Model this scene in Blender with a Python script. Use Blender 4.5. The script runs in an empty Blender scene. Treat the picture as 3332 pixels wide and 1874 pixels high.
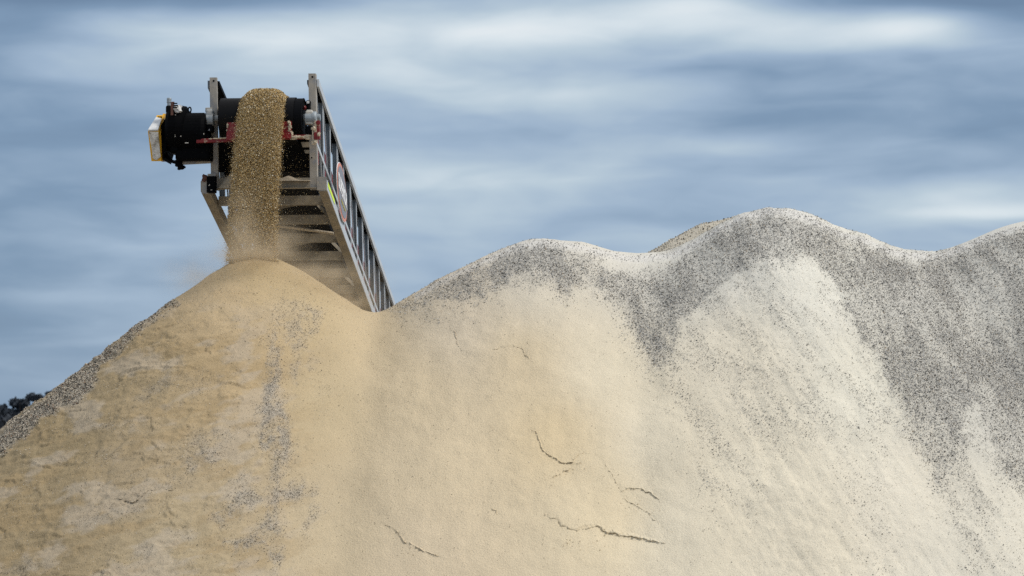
import bpy, math, random
import numpy as np
from mathutils import Vector

random.seed(7)
rng = np.random.default_rng(11)
S = bpy.context.scene
COL = S.collection

# ------------------------------------------------------------------ camera
FPX, CX, CY = 8000.0, 1666.0, 937.0           # focal length in photo pixels, photo centre
PITCH = math.atan((1500.0 - CY) / FPX)        # horizon lies low in the picture
CAM = np.array([0.0, 0.0, 1.7])
cam_d = bpy.data.cameras.new("camera")
cam_d.sensor_width = 36.0
cam_d.lens = 36.0 * FPX / 3332.0
cam_d.clip_start, cam_d.clip_end = 0.5, 6000.0
cam_d.dof.use_dof = True
cam_d.dof.focus_distance = 30.5
cam_d.dof.aperture_fstop = 2.8
cam = bpy.data.objects.new("camera", cam_d)
cam.location = CAM
cam.rotation_euler = (math.pi / 2 + PITCH, 0, 0)
COL.objects.link(cam)
S.camera = cam
FWD = np.array([0, math.cos(PITCH), math.sin(PITCH)])
UPV = np.array([0, -math.sin(PITCH), math.cos(PITCH)])
XV = np.array([1.0, 0, 0])

def P(px, py, d):
    """world point seen at a photo pixel, d metres along the view axis"""
    return CAM + d * ((px - CX) / FPX * XV + FWD - (py - CY) / FPX * UPV)

def PY(px, py, y):
    """world point seen at a photo pixel, standing at world depth y"""
    ray = (px - CX) / FPX * XV + FWD - (py - CY) / FPX * UPV
    return CAM + ray * (y / ray[1])

def project(p):
    q = p - CAM
    d = q @ FWD
    return CX + FPX * (q @ XV) / d, CY - FPX * (q @ UPV) / d

# ------------------------------------------------------------------ sky and sun
SUN_EL, SUN_AZ = math.radians(50), math.radians(106)   # azimuth from +Y towards +X: to the right, a little behind the camera
world = bpy.data.worlds.new("World")
S.world = world
world.use_nodes = True
wn, wl = world.node_tree.nodes, world.node_tree.links
wn.clear()
def N(nodes, typ, **kw):
    n = nodes.new(typ)
    for k, v in kw.items():
        setattr(n, k, v)
    return n
def wmath(op, a, b=None, c=None):
    n = N(wn, "ShaderNodeMath", operation=op)
    for i, v in enumerate((a, b, c)):
        if v is None: continue
        if isinstance(v, (int, float)): n.inputs[i].default_value = v
        else: wl.new(v, n.inputs[i])
    return n.outputs[0]
w_out = N(wn, "ShaderNodeOutputWorld")
w_bg = N(wn, "ShaderNodeBackground")
w_bg.inputs["Strength"].default_value = 0.10
sky = N(wn, "ShaderNodeTexSky", sky_type='NISHITA', sun_disc=False, sun_elevation=SUN_EL, sun_rotation=SUN_AZ)
tc = N(wn, "ShaderNodeTexCoord")
sep = N(wn, "ShaderNodeSeparateXYZ")
wl.new(tc.outputs["Generated"], sep.inputs[0])
az = wmath("ARCTAN2", sep.outputs[0], sep.outputs[1])
el = wmath("ARCSINE", sep.outputs[2])
def cloud_noise(sx, sy, detail, rough, off):
    cmb = N(wn, "ShaderNodeCombineXYZ")
    wl.new(wmath("MULTIPLY", az, sx), cmb.inputs[0])
    wl.new(wmath("MULTIPLY_ADD", el, sy, off), cmb.inputs[1])
    nz = N(wn, "ShaderNodeTexNoise", noise_dimensions='3D')
    nz.inputs["Scale"].default_value = 1.0
    nz.inputs["Detail"].default_value = detail
    nz.inputs["Roughness"].default_value = rough
    nz.inputs["Distortion"].default_value = 0.5
    wl.new(cmb.outputs[0], nz.inputs["Vector"])
    return wmath("SUBTRACT", nz.outputs["Fac"], 0.5)
field = wmath("MULTIPLY_ADD", cloud_noise(16, 70, 3.0, 0.42, 5.3), 0.46, 0.44)
field = wmath("MULTIPLY_ADD", cloud_noise(52, 165, 3.0, 0.5, 9.1), 0.085, field)
BANKS = [  # cloud banks, and one painted edge vignette: photo x, y, half width, half height, brightness
    (700, 140, 480, 60, .24), (1500, 85, 520, 65, .28), (2300, 25, 220, 45, .38), (2000, 100, 400, 40, .18),
    (2700, 115, 330, 60, .29), (3010, 115, 130, 45, .27), (500, 5, 620, 38, -.42), (2950, 8, 420, 42, -.50),
    (3330, 60, 160, 70, -.30), (60, 110, 200, 80, -.16), (2950, 400, 560, 130, -.24), (650, 430, 640, 110, -.10),
    (1500, 400, 300, 70, -.08), (2350, 480, 190, 34, .22), (1850, 300, 430, 60, .16), (2980, 650, 220, 36, .22),
    (3230, 708, 260, 24, .26), (1650, 585, 300, 26, .13), (240, 975, 200, 18, .14), (1050, 240, 330, 50, .14),
    (350, 250, 320, 45, .13), (2100, 720, 500, 60, -.05), (1400, 750, 200, 80, .05), (-60, 750, 430, 800, -.22), (1350, 560, 480, 150, .14), (1450, 230, 400, 90, .10),  # the broad left-edge entry is a vignette painted into the sky
    (3330, 700, 500, 260, .04), (2500, 230, 500, 36, -.14)]
for bx, by, sx, sy, amp in BANKS:
    u = wmath("MULTIPLY_ADD", az, FPX / sx, -(bx - CX) / sx)
    v = wmath("MULTIPLY_ADD", el, FPX / sy, -(1500 - by) / sy)
    r2 = wmath("MULTIPLY_ADD", u, u, wmath("MULTIPLY", v, v))
    g = wmath("EXPONENT", wmath("MULTIPLY", r2, -0.6))
    field = wmath("MULTIPLY_ADD", g, amp, field)
ramp = N(wn, "ShaderNodeValToRGB")
cr = ramp.color_ramp
cr.elements[0].position, cr.elements[0].color = 0.0, (.165, .255, .39, 1)
cr.elements[1].position, cr.elements[1].color = 1.0, (.93, .97, .99, 1)
for pos, colr in ((.20, (.222, .332, .485)), (.42, (.375, .495, .65)), (.62, (.54, .655, .755)), (.82, (.76, .845, .90))):
    e = cr.elements.new(pos); e.color = (*colr, 1)
wl.new(field, ramp.inputs[0])
# the deck of cloud gets brighter and whiter overhead
over = N(wn, "ShaderNodeMapRange", interpolation_type='SMOOTHSTEP')
over.inputs[1].default_value, over.inputs[2].default_value = 0.22, 0.9
wl.new(el, over.inputs[0])
high = N(wn, "ShaderNodeMix", data_type='RGBA')
wl.new(over.outputs[0], high.inputs[0])
wl.new(ramp.outputs[0], high.inputs[6])
high.inputs[7].default_value = (.80, .815, .83, 1)
x10 = N(wn, "ShaderNodeVectorMath", operation='SCALE')
x10.inputs["Scale"].default_value = 10.0
wl.new(high.outputs[2], x10.inputs[0])
deck = N(wn, "ShaderNodeMix", data_type='RGBA')
deck.inputs[0].default_value = 0.90
wl.new(sky.outputs[0], deck.inputs[6])
wl.new(x10.outputs[0], deck.inputs[7])
wl.new(deck.outputs[2], w_bg.inputs[0])
wl.new(w_bg.outputs[0], w_out.inputs[0])

sun_d = bpy.data.lights.new("sun", 'SUN')
sun_d.energy = 2.6
sun_d.angle = math.radians(10)
sun_d.color = (1.0, 0.93, 0.83)
sun = bpy.data.objects.new("sun", sun_d)
to_sun = Vector((math.sin(SUN_AZ) * math.cos(SUN_EL), math.cos(SUN_AZ) * math.cos(SUN_EL), math.sin(SUN_EL)))
sun.rotation_euler = to_sun.to_track_quat('Z', 'Y').to_euler()
sun.location = (10, -10, 30)
COL.objects.link(sun)

S.view_settings.view_transform = 'Standard'
S.view_settings.look = 'None'
S.view_settings.exposure = -0.08
S.view_settings.gamma = 1.0
S.cycles.max_bounces = 6
S.cycles.volume_bounces = 1
S.cycles.use_denoising = False

# ------------------------------------------------------------------ helpers
def tag(o, label=None, cat=None, group=None, kind=None):
    if label: o["label"] = label
    if cat: o["category"] = cat
    if group: o["group"] = group
    if kind: o["kind"] = kind
    return o

def link_mesh(name, verts, faces, mat, parent=None, smooth=False):
    me = bpy.data.meshes.new(name)
    v = np.asarray(verts, float)
    if parent is not None:
        v = v - np.array(ORIGIN[parent.name])
    me.from_pydata(v.tolist(), [], [list(map(int, f)) for f in faces])
    if smooth:
        me.polygons.foreach_set("use_smooth", [True] * len(me.polygons))
    me.materials.append(mat)
    me.update()
    o = bpy.data.objects.new(name, me)
    COL.objects.link(o)
    ORIGIN[o.name] = ORIGIN[parent.name] if parent is not None else (0, 0, 0)
    if parent is not None: o.parent = parent
    return o

def tri_mesh(name, verts, tris, mat, col=None, smooth=False, parent=None, quads=False):
    """fast big mesh: verts (n,3), tris (m,k), col (n,3)"""
    me = bpy.data.meshes.new(name)
    k = tris.shape[1]
    n, m = len(verts), len(tris)
    me.vertices.add(n); me.loops.add(m * k); me.polygons.add(m)
    me.vertices.foreach_set("co", np.ascontiguousarray(verts, np.float32).ravel())
    me.loops.foreach_set("vertex_index", np.ascontiguousarray(tris, np.int32).ravel())
    me.polygons.foreach_set("loop_start", np.arange(0, m * k, k, dtype=np.int32))
    me.polygons.foreach_set("use_smooth", np.full(m, smooth, bool))
    if col is not None:
        at = me.color_attributes.new("tone", 'FLOAT_COLOR', 'POINT')
        c4 = np.ones((n, 4), np.float32); c4[:, :3] = col
        at.data.foreach_set("color", c4.ravel())
    me.materials.append(mat)
    me.update(calc_edges=True)
    me.validate()
    o = bpy.data.objects.new(name, me)
    COL.objects.link(o)
    ORIGIN[o.name] = (0, 0, 0)
    if parent is not None: o.parent = parent
    return o

ORIGIN = {}
def empty(name, loc):
    o = bpy.data.objects.new(name, None)
    o.empty_display_size = 0.3
    o.location = loc
    COL.objects.link(o)
    ORIGIN[o.name] = tuple(loc)
    return o

class MB:
    """collects solids into one mesh"""
    def __init__(s): s.v, s.f = [], []
    def add(s, vs, fs):
        b = len(s.v); s.v += [tuple(map(float, p)) for p in vs]; s.f += [[i + b for i in f] for f in fs]; return s
    def hexa(s, c):
        return s.add(c, [(0, 3, 2, 1), (4, 5, 6, 7), (0, 1, 5, 4), (1, 2, 6, 5), (2, 3, 7, 6), (3, 0, 4, 7)])
    def box(s, c, ax, ay, az_, sx, sy, sz):
        c, ax, ay, az_ = map(np.asarray, (c, ax, ay, az_))
        q = [(-1, -1, -1), (1, -1, -1), (1, 1, -1), (-1, 1, -1), (-1, -1, 1), (1, -1, 1), (1, 1, 1), (-1, 1, 1)]
        return s.hexa([c + ax * sx / 2 * a + ay * sy / 2 * b + az_ * sz / 2 * d for a, b, d in q])
    def prism(s, pts, ext):
        pts = [np.asarray(p, float) for p in pts]; n = len(pts); ext = np.asarray(ext, float)
        vs = pts + [p + ext for p in pts]
        fs = [tuple(range(n - 1, -1, -1)), tuple(range(n, 2 * n))] + [(i, (i + 1) % n, n + (i + 1) % n, n + i) for i in range(n)]
        return s.add(vs, fs)
    def tube(s, pts, r, n=10, caps=True):
        pts = [np.asarray(p, float) for p in pts]
        rr = r if isinstance(r, (list, tuple)) else [r] * len(pts)
        vs, fs = [], []
        prev = None
        for i, p in enumerate(pts):
            t = pts[min(i + 1, len(pts) - 1)] - pts[max(i - 1, 0)]; t = t / (np.linalg.norm(t) + 1e-9)
            if prev is None:
                a = np.cross(t, [0, 0, 1]);
                if np.linalg.norm(a) < .1: a = np.cross(t, [1, 0, 0])
            else: a = prev - t * (prev @ t)
            a = a / np.linalg.norm(a); prev = a; b = np.cross(t, a)
            for k in range(n):
                th = 2 * math.pi * k / n
                vs.append(p + rr[i] * (math.cos(th) * a + math.sin(th) * b))
        for i in range(len(pts) - 1):
            for k in range(n):
                fs.append((i * n + k, i * n + (k + 1) % n, (i + 1) * n + (k + 1) % n, (i + 1) * n + k))
        if caps:
            fs.append(tuple(range(n - 1, -1, -1))); fs.append(tuple(range((len(pts) - 1) * n, len(pts) * n)))
        return s.add(vs, fs)
    def lathe(s, p0, axis, prof, n=28):
        """prof: (distance along axis, radius); consecutive stations, closed with caps"""
        axis = np.asarray(axis, float); axis /= np.linalg.norm(axis)
        a = np.cross(axis, [0, 0, 1])
        if np.linalg.norm(a) < .1: a = np.cross(axis, [1, 0, 0])
        a /= np.linalg.norm(a); b = np.cross(axis, a)
        vs, fs = [], []
        for d, r in prof:
            for k in range(n):
                th = 2 * math.pi * k / n
                vs.append(np.asarray(p0) + axis * d + r * (math.cos(th) * a + math.sin(th) * b))
        for i in range(len(prof) - 1):
            for k in range(n):
                fs.append((i * n + k, (i + 1) * n + k, (i + 1) * n + (k + 1) % n, i * n + (k + 1) % n))
        fs.append(tuple(range(n))); fs.append(tuple(range(len(prof) * n - 1, (len(prof) - 1) * n - 1, -1)))
        return s.add(vs, fs)
    def lump(s, c, r3, seed=0, n=10):
        """an uneven rounded lump"""
        rr = np.random.default_rng(seed); vs, fs = [], []
        m = n // 2 + 1
        ph = rr.uniform(0, 6, 6)
        for i in range(m + 1):
            for k in range(n):
                u, w = math.pi * i / m, 2 * math.pi * k / n
                d = np.array([math.sin(u) * math.cos(w), math.sin(u) * math.sin(w), math.cos(u)])
                q = 1 + .22 * math.sin(3 * d[0] + ph[0]) * math.sin(4 * d[2] + ph[1]) + .14 * math.sin(7 * d[1] + ph[2]) + .10 * math.sin(9 * d[2] + 5 * d[0] + ph[3])
                vs.append(np.asarray(c) + (R * d[0] * r3[0] + B * d[1] * r3[1] + ZV * d[2] * r3[2]) * q)
        for i in range(m):
            for k in range(n):
                fs.append((i * n + k, i * n + (k + 1) % n, (i + 1) * n + (k + 1) % n, (i + 1) * n + k))
        return s.add(vs, fs)
    def build(s, name, mat, parent=None, bevel=0, smooth=False):
        o = link_mesh(name, s.v, s.f, mat, parent, smooth)
        if bevel:
            m = o.modifiers.new("bevel", 'BEVEL'); m.width = bevel; m.segments = 2; m.limit_method = 'ANGLE'
        return o

# ------------------------------------------------------------------ materials
def material(name, color, rough=0.7, metal=0.0, tone=False, noise=None, bump=None, dust=None, spec=0.4):
    """noise: (scale, amount) brightness mottling; bump: (scale, distance); dust: (colour, scale, low, high) patches of a second colour"""
    m = bpy.data.materials.new(name); m.use_nodes = True
    n, l = m.node_tree.nodes, m.node_tree.links
    bs = n["Principled BSDF"]
    bs.inputs["Roughness"].default_value = rough
    bs.inputs["Metallic"].default_value = metal
    bs.inputs["Specular IOR Level"].default_value = spec
    co = N(n, "ShaderNodeTexCoord")
    if tone:
        base = N(n, "ShaderNodeVertexColor", layer_name="tone").outputs["Color"]
    else:
        rgb = N(n, "ShaderNodeRGB"); rgb.outputs[0].default_value = (*color, 1); base = rgb.outputs[0]
    if dust:
        dc, sc, lo, hi = dust
        nz = N(n, "ShaderNodeTexNoise"); nz.inputs["Scale"].default_value = sc; nz.inputs["Detail"].default_value = 5; nz.inputs["Roughness"].default_value = .65
        l.new(co.outputs["Object"], nz.inputs["Vector"])
        mr = N(n, "ShaderNodeMapRange"); mr.inputs[1].default_value, mr.inputs[2].default_value = lo, hi
        l.new(nz.outputs["Fac"], mr.inputs[0])
        mx = N(n, "ShaderNodeMix", data_type='RGBA'); l.new(mr.outputs[0], mx.inputs[0]); l.new(base, mx.inputs[6]); mx.inputs[7].default_value = (*dc, 1)
        base = mx.outputs[2]
    if noise:
        nz = N(n, "ShaderNodeTexNoise"); nz.inputs["Scale"].default_value = noise[0]; nz.inputs["Detail"].default_value = 4; nz.inputs["Roughness"].default_value = .7
        l.new(co.outputs["Object"], nz.inputs["Vector"])
        mr = N(n, "ShaderNodeMapRange"); mr.inputs[1].default_value, mr.inputs[2].default_value = .25, .75
        mr.inputs[3].default_value, mr.inputs[4].default_value = 1 - noise[1], 1 + noise[1]
        l.new(nz.outputs["Fac"], mr.inputs[0])
        sc = N(n, "ShaderNodeVectorMath", operation='SCALE'); l.new(base, sc.inputs[0]); l.new(mr.outputs[0], sc.inputs["Scale"])
        base = sc.outputs[0]
    l.new(base, bs.inputs["Base Color"])
    if bump:
        nz = N(n, "ShaderNodeTexNoise"); nz.inputs["Scale"].default_value = bump[0]; nz.inputs["Detail"].default_value = 3; nz.inputs["Roughness"].default_value = .6
        l.new(co.outputs["Object"], nz.inputs["Vector"])
        bp = N(n, "ShaderNodeBump"); bp.inputs["Distance"].default_value = bump[1]; bp.inputs["Strength"].default_value = 1
        l.new(nz.outputs["Fac"], bp.inputs["Height"]); l.new(bp.outputs[0], bs.inputs["Normal"])
    return m

M_SAND = material("sand", (.6, .5, .35), .95, tone=True, noise=(70, .16), bump=(55, .010), spec=.15)
M_STONE = material("stone", (.4, .4, .4), .85, tone=True, spec=.25)
M_GRAIN = material("grain", (.5, .4, .2), .75, tone=True, spec=.35)
M_GROUND = material("yard_ground", (.36, .31, .25), .95, noise=(.6, .2), bump=(8, .02))
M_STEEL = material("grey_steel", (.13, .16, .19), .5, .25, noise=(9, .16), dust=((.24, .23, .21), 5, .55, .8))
M_PALE = material("sunlit_steel", (.56, .60, .64), .45, .2, noise=(12, .12), dust=((.50, .46, .39), 4, .55, .8))  # sunlight on the side faces put into the steel's colour
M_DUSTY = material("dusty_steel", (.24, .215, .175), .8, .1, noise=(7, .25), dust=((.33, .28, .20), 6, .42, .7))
M_POST = material("weathered_post", (.36, .33, .285), .65, .1, noise=(8, .2), dust=((.24, .25, .27), 6, .48, .68))
M_RUBBER = material("black_rubber", (.0035, .0035, .0045), .5, spec=.12, noise=(20, .3))
M_BLACK = material("black_paint", (.0025, .0027, .0034), .6, spec=.03, noise=(30, .4))
M_DARK = material("black_and_shade", (.0045, .005, .0065), .6, spec=.05)  # black parts, and steel blackened to stand for shade
M_RED = material("red_paint", (.20, .005, .008), .45, dust=((.36, .26, .19), 9, .60, .72), noise=(14, .25))
M_REDBEAM = material("red_paint_dirty", (.16, .006, .008), .5, dust=((.45, .36, .27), 8, .56, .66), noise=(14, .3))
M_YELLOW = material("yellow_paint", (.72, .40, .02), .5, dust=((.16, .10, .03), 10, .62, .75))
M_DIRT = material("caked_dirt", (.52, .50, .46), .95, noise=(16, .35), bump=(25, .02), dust=((.24, .21, .16), 10, .5, .62))
M_CRUST = material("caked_sand", (.50, .43, .33), .95, noise=(18, .25), bump=(30, .015))
M_BARE = material("worn_white_paint", (.62, .63, .63), .5, dust=((.03, .03, .035), 12, .54, .60))
M_RUST = material("rusty_iron", (.13, .06, .045), .8, noise=(20, .4))
M_GREY = material("grey_casting", (.30, .34, .37), .5, .2, noise=(14, .2), dust=((.5, .48, .44), 8, .52, .7))
M_CAST = material("pale_casting", (.56, .54, .49), .7, noise=(14, .2))
M_STRIP = material("fluorescent_tape", (.72, .95, .02), .4)
M_PLATE = material("sign_grey", (.22, .22, .25), .4, noise=(20, .08))
M_RIM = material("sign_orange", (.66, .26, .18), .45)
M_WHITE = material("sign_white", (.82, .83, .86), .5)
M_LIME = material("sign_yellow", (.50, .45, .12), .5)
M_LEAF = material("hazed_leaf", (.022, .034, .045), .8, tone=True)  # distance haze put in as a blue cast
M_BARK = material("bark", (.05, .045, .045), .9)

# ------------------------------------------------------------------ noise
def perlin(x, y, seed):
    r = np.random.default_rng(seed)
    ang = r.uniform(0, 2 * np.pi, (256, 256))
    gx, gy = np.cos(ang), np.sin(ang)
    xi, yi = np.floor(x).astype(int), np.floor(y).astype(int)
    xf, yf = x - xi, y - yi
    u, v = xf ** 3 * (xf * (xf * 6 - 15) + 10), yf ** 3 * (yf * (yf * 6 - 15) + 10)
    def g(ix, iy, fx, fy):
        a, b = ix & 255, iy & 255
        return gx[a, b] * fx + gy[a, b] * fy
    n00, n10 = g(xi, yi, xf, yf), g(xi + 1, yi, xf - 1, yf)
    n01, n11 = g(xi, yi + 1, xf, yf - 1), g(xi + 1, yi + 1, xf - 1, yf - 1)
    return (n00 * (1 - u) + n10 * u) * (1 - v) + (n01 * (1 - u) + n11 * u) * v
def fbm(x, y, seed, octaves=4, gain=.5):
    t, a, s = 0, 1.0, 1.0
    for o in range(octaves):
        t = t + a * perlin(x * s, y * s, seed + o); a *= gain; s *= 2.03
    return t * 1.4
def sstep(x, lo, hi):
    t = np.clip((x - lo) / (hi - lo), 0, 1); return t * t * (3 - 2 * t)

# ------------------------------------------------------------------ ground
gm = MB()
gr = 5000.0
ring = [0, 20, 45, 90, 250, 900, gr]
gv, gf = [], []
seg = 48
for r in ring:
    for k in range(seg):
        gv.append((r * math.cos(2 * math.pi * k / seg), 30 + r * math.sin(2 * math.pi * k / seg), 0.0))
for i in range(len(ring) - 1):
    for k in range(seg):
        gf.append((i * seg + k, (i + 1) * seg + k, (i + 1) * seg + (k + 1) % seg, i * seg + (k + 1) % seg))
ground = link_mesh("ground", gv, gf[seg:] + [tuple(range(seg, 2 * seg))], M_GROUND)
tag(ground, "pale dusty yard ground under the stockpile", "ground", kind="structure")

# ------------------------------------------------------------------ the stockpile
SLOPE, RND = 0.80, 0.36
CREST = [(838, 833), (868, 834), (910, 842), (960, 865), (1010, 899), (1075, 944), (1130, 979), (1180, 1008), (1222, 1022),
         (1260, 1007), (1300, 983), (1370, 938), (1486, 876), (1590, 825), (1652, 801), (1714, 780), (1747, 774), (1797, 777),
         (1880, 789), (1929, 803), (2004, 818), (2066, 826), (2107, 821), (2193, 808), (2276, 770), (2359, 724), (2420, 694),
         (2469, 677), (2513, 672), (2580, 676), (2624, 690), (2662, 709), (2718, 735), (2789, 755), (2839, 779), (2894, 799),
         (2966, 813), (3021, 817), (3065, 814), (3132, 793), (3214, 757), (3286, 728), (3332, 719), (3420, 705), (3500, 715),
         (3620, 770), (3720, 790), (3900, 720), (4050, 730)]
PEAK_Y = 30.45
def ridge_y(px):
    dx = (np.asarray(px, float) - 850) / 253.0
    return PEAK_Y - .08 * dx + dx * dx / 50.0
cpx = np.array([c[0] for c in CREST], float); cpy = np.array([c[1] for c in CREST], float)
dens_px = np.arange(838, 4050, 8.0)
dens_py = np.interp(dens_px, cpx, cpy)
kern = np.exp(-np.linspace(-2, 2, 9) ** 2 / 2); kern /= kern.sum()
pad = np.pad(dens_py, 4, mode='edge'); dens_py = np.convolve(pad, kern, 'valid')
rp = np.array([PY(a, b, float(ridge_y(a))) for a, b in zip(dens_px, dens_py)])   # ridge points in the world

BX, BY = np.arange(-11, 15.5, .05), np.arange(20.5, 40.5, .05)
def envelope(gx, gy, pts, slope, rnd):
    out = np.full((len(gx), len(gy)), -9.0)
    X_, Y_ = np.meshgrid(gx, gy, indexing='ij')
    for p in pts:
        d2 = (X_ - p[0]) ** 2 + (Y_ - p[1]) ** 2
        np.maximum(out, p[2] - slope * (np.sqrt(d2 + rnd * rnd) - rnd), out=out)
    return out
def blur(a, sig):
    k = int(3 * sig) + 1; w = np.exp(-np.arange(-k, k + 1) ** 2 / (2 * sig * sig)); w /= w.sum()
    for axis in (0, 1):
        pd = [(0, 0), (0, 0)]; pd[axis] = (k, k); b = np.pad(a, pd, mode='edge'); o = np.zeros_like(a)
        for i, q in enumerate(w):
            sl = [slice(None)] * 2; sl[axis] = slice(i, i + a.shape[axis]); o += q * b[tuple(sl)]
        a = o
    return a
base = blur(envelope(BX, BY, rp[::1], SLOPE, RND), 2.6)
crest_now = base.max(axis=1)
want = np.interp(BX, rp[:, 0], rp[:, 2])
corr = want - crest_now
i0 = np.searchsorted(BX, rp[0, 0]); corr[:i0] = corr[i0]
i1 = np.searchsorted(BX, rp[-1, 0]); corr[i1:] = corr[i1 - 1]
corr = np.convolve(np.pad(corr, 5, mode='edge'), np.ones(11) / 11, 'valid')
base += corr[:, None]

def cubic_w(src, dst):
    h = src[1] - src[0]; t = (dst - src[0]) / h
    i = np.clip(np.floor(t).astype(int), 1, len(src) - 3); f = t - i
    w = [-.5 * f ** 3 + f ** 2 - .5 * f, 1.5 * f ** 3 - 2.5 * f ** 2 + 1, -1.5 * f ** 3 + 2 * f ** 2 + .5 * f, .5 * f ** 3 - .5 * f ** 2]
    return i, w
def resample(a, gx, gy, nx, ny):
    i, w = cubic_w(gx, nx); t = sum(w[k][:, None] * a[i - 1 + k, :] for k in range(4))
    j, w = cubic_w(gy, ny); return sum(w[k][None, :] * t[:, j - 1 + k] for k in range(4))

STEP = .0125
HX = np.concatenate([np.arange(-10.8, -6.9, .10), np.arange(-6.9, 7.4, STEP), np.arange(7.4, 15.2, .10)])
HY = np.concatenate([np.arange(20.7, 24.6, .10), np.arange(24.6, 31.2, STEP), np.arange(31.2, 33, .04), np.arange(33, 40.2, .12)])
HZ = resample(base, BX, BY, HX, HY)
X2, Y2 = np.meshgrid(HX, HY, indexing='ij')
gx = np.gradient(HZ, HX, axis=0); gy = np.gradient(HZ, HY, axis=1)
NRM = np.stack([-gx, -gy, np.ones_like(gx)], -1); NRM /= np.linalg.norm(NRM, axis=-1, keepdims=True)
POS = np.stack([X2, Y2, HZ], -1)
PXm, PYm = project(POS)                        # where each spot of the heap lies in the photograph
FRONT = (Y2 < 31.3)

def poly_mask(pts, soft, wob=0.0, seed=0):
    """1 inside a polygon given in photo pixels, fading over `soft` pixels at its border"""
    q = np.array(pts, float)
    x, y = PXm, PYm
    if wob:
        x = x + wob * fbm(PXm / 60, PYm / 60, seed + 50, 3); y = y + wob * fbm(PXm / 60, PYm / 60, seed + 80, 3)
    lo, hi = q.min(0) - soft * 1.5, q.max(0) + soft * 1.5
    sel = (x > lo[0]) & (x < hi[0]) & (y > lo[1]) & (y < hi[1]) & FRONT
    out = np.zeros_like(PXm)
    if not sel.any(): return out
    xs, ys = x[sel], y[sel]
    inside = np.zeros(xs.shape, bool); dist = np.full(xs.shape, 1e9)
    for k in range(len(q)):
        a, b = q[k], q[(k + 1) % len(q)]
        cond = ((a[1] > ys) != (b[1] > ys))
        xi = (b[0] - a[0]) * (ys - a[1]) / (b[1] - a[1] + 1e-12) + a[0]
        inside ^= cond & (xs < xi)
        d = b - a; t = np.clip(((xs - a[0]) * d[0] + (ys - a[1]) * d[1]) / (d @ d + 1e-9), 0, 1)
        dist = np.minimum(dist, np.hypot(xs - a[0] - t * d[0], ys - a[1] - t * d[1]))
    sd = np.where(inside, dist, -dist)
    out[sel] = sstep(sd, -soft, soft)
    return out
def gauss(x, y, sx, sy, ang=0):
    c, s = math.cos(ang), math.sin(ang)
    u, v = (PXm - x) * c + (PYm - y) * s, -(PXm - x) * s + (PYm - y) * c
    return np.exp(-(u / sx) ** 2 - (v / sy) ** 2) * FRONT

crest_py = np.interp(PXm, dens_px, dens_py, left=0)
below = PYm - crest_py                          # pixels below the crest line
# -- where gravel has run down the face
LOW_EDGE = [(1290, 990), (1400, 990), (1500, 975), (1590, 948), (1656, 907), (1685, 886), (1714, 899), (1739, 923), (1855, 948),
            (1913, 932), (1962, 948), (2024, 998), (2045, 1064), (2078, 1126), (2111, 1193), (2149, 1209), (2170, 1139),
            (2221, 1042), (2309, 953), (2375, 887), (2475, 848), (2552, 838), (2635, 826), (2673, 854), (2718, 909), (2762, 997),
            (2800, 1075), (2861, 1180), (2905, 1290), (2949, 1373), (3021, 1498), (3062, 1565), (3100, 1502), (3137, 1409),
            (3146, 1316), (3184, 1302), (3198, 1386), (3230, 1460), (3263, 1549), (3500, 1600)]
TOP_EDGE = [(3500, 700), (3332, 730), (3214, 775), (3132, 815), (3021, 850), (2894, 830), (2789, 780), (2662, 730), (2513, 690),
            (2420, 712), (2276, 790), (2200, 850), (2107, 900), (2010, 890), (1929, 840), (1797, 800), (1714, 805), (1590, 850), (1486, 895),
            (1300, 985)]
DENSE = .58 * poly_mask(LOW_EDGE + TOP_EDGE, 14, 26, 1) + .42 * poly_mask(LOW_EDGE + TOP_EDGE, 62, 46, 2)
DENSE *= 1 - .65 * gauss(2090, 850, 120, 55) - .35 * gauss(1450, 950, 130, 50) - .35 * gauss(3200, 980, 110, 130) - .25 * gauss(2750, 830, 60, 60)
DENSE *= .55 + .45 * sstep(fbm(X2 * 3.4 + HZ * .9, HZ * 1.3, 31, 5, .6), -.4, .3)
DENSE *= .55 + .45 * sstep(below, 8, 55)
RIM = sstep(below, 2, 12) * (1 - sstep(below, 14, 40)) * (PXm > 1350) * FRONT
SPARSE = np.zeros_like(PXm)
streak = .12 + .88 * sstep(fbm(X2 * 3.4 + HZ * 2.0, HZ * 1.5, 77, 5, .6), -.35, .5)
for pts, am in (([(2180, 1150), (2300, 980), (2420, 880), (2560, 860), (2700, 950), (2790, 1150), (2880, 1330), (2950, 1450), (2760, 1480), (2560, 1440), (2420, 1560), (2330, 1700), (2280, 1550), (2210, 1350)], .26),
                ([(2230, 1250), (2420, 1250), (2520, 1480), (2440, 1720), (2330, 1600), (2260, 1450)], .16),
                ([(2740, 1480), (2850, 1480), (2880, 1700), (2900, 1850), (2780, 1850), (2760, 1650)], .20),
                ([(3040, 1520), (3130, 1380), (3230, 1560), (3260, 1874), (3150, 1874), (3080, 1700)], .34),
                ([(3260, 1530), (3400, 1500), (3400, 1874), (3310, 1874)], .40),
                ([(3170, 1310), (3240, 1480), (3200, 1500), (3140, 1420)], .15),
                ([(1980, 960), (2050, 1080), (2120, 1220), (2180, 1250), (2140, 1100), (2200, 1020)], .35),
                ([(1560, 900), (1560, 990), (1400, 1010), (1260, 1020), (1400, 930)], .22),
                ([(2300, 960), (2480, 860), (2520, 960), (2380, 1080), (2250, 1140)], .30)):
    SPARSE = np.maximum(SPARSE, am * 1.3 * poly_mask(pts, 60, 50, 3))
SPARSE *= streak
SPARSE *= 1 - .75 * gauss(2660, 910, 80, 70) - .5 * gauss(2580, 880, 60, 40)
CHUTE = np.zeros_like(PXm)
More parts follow.
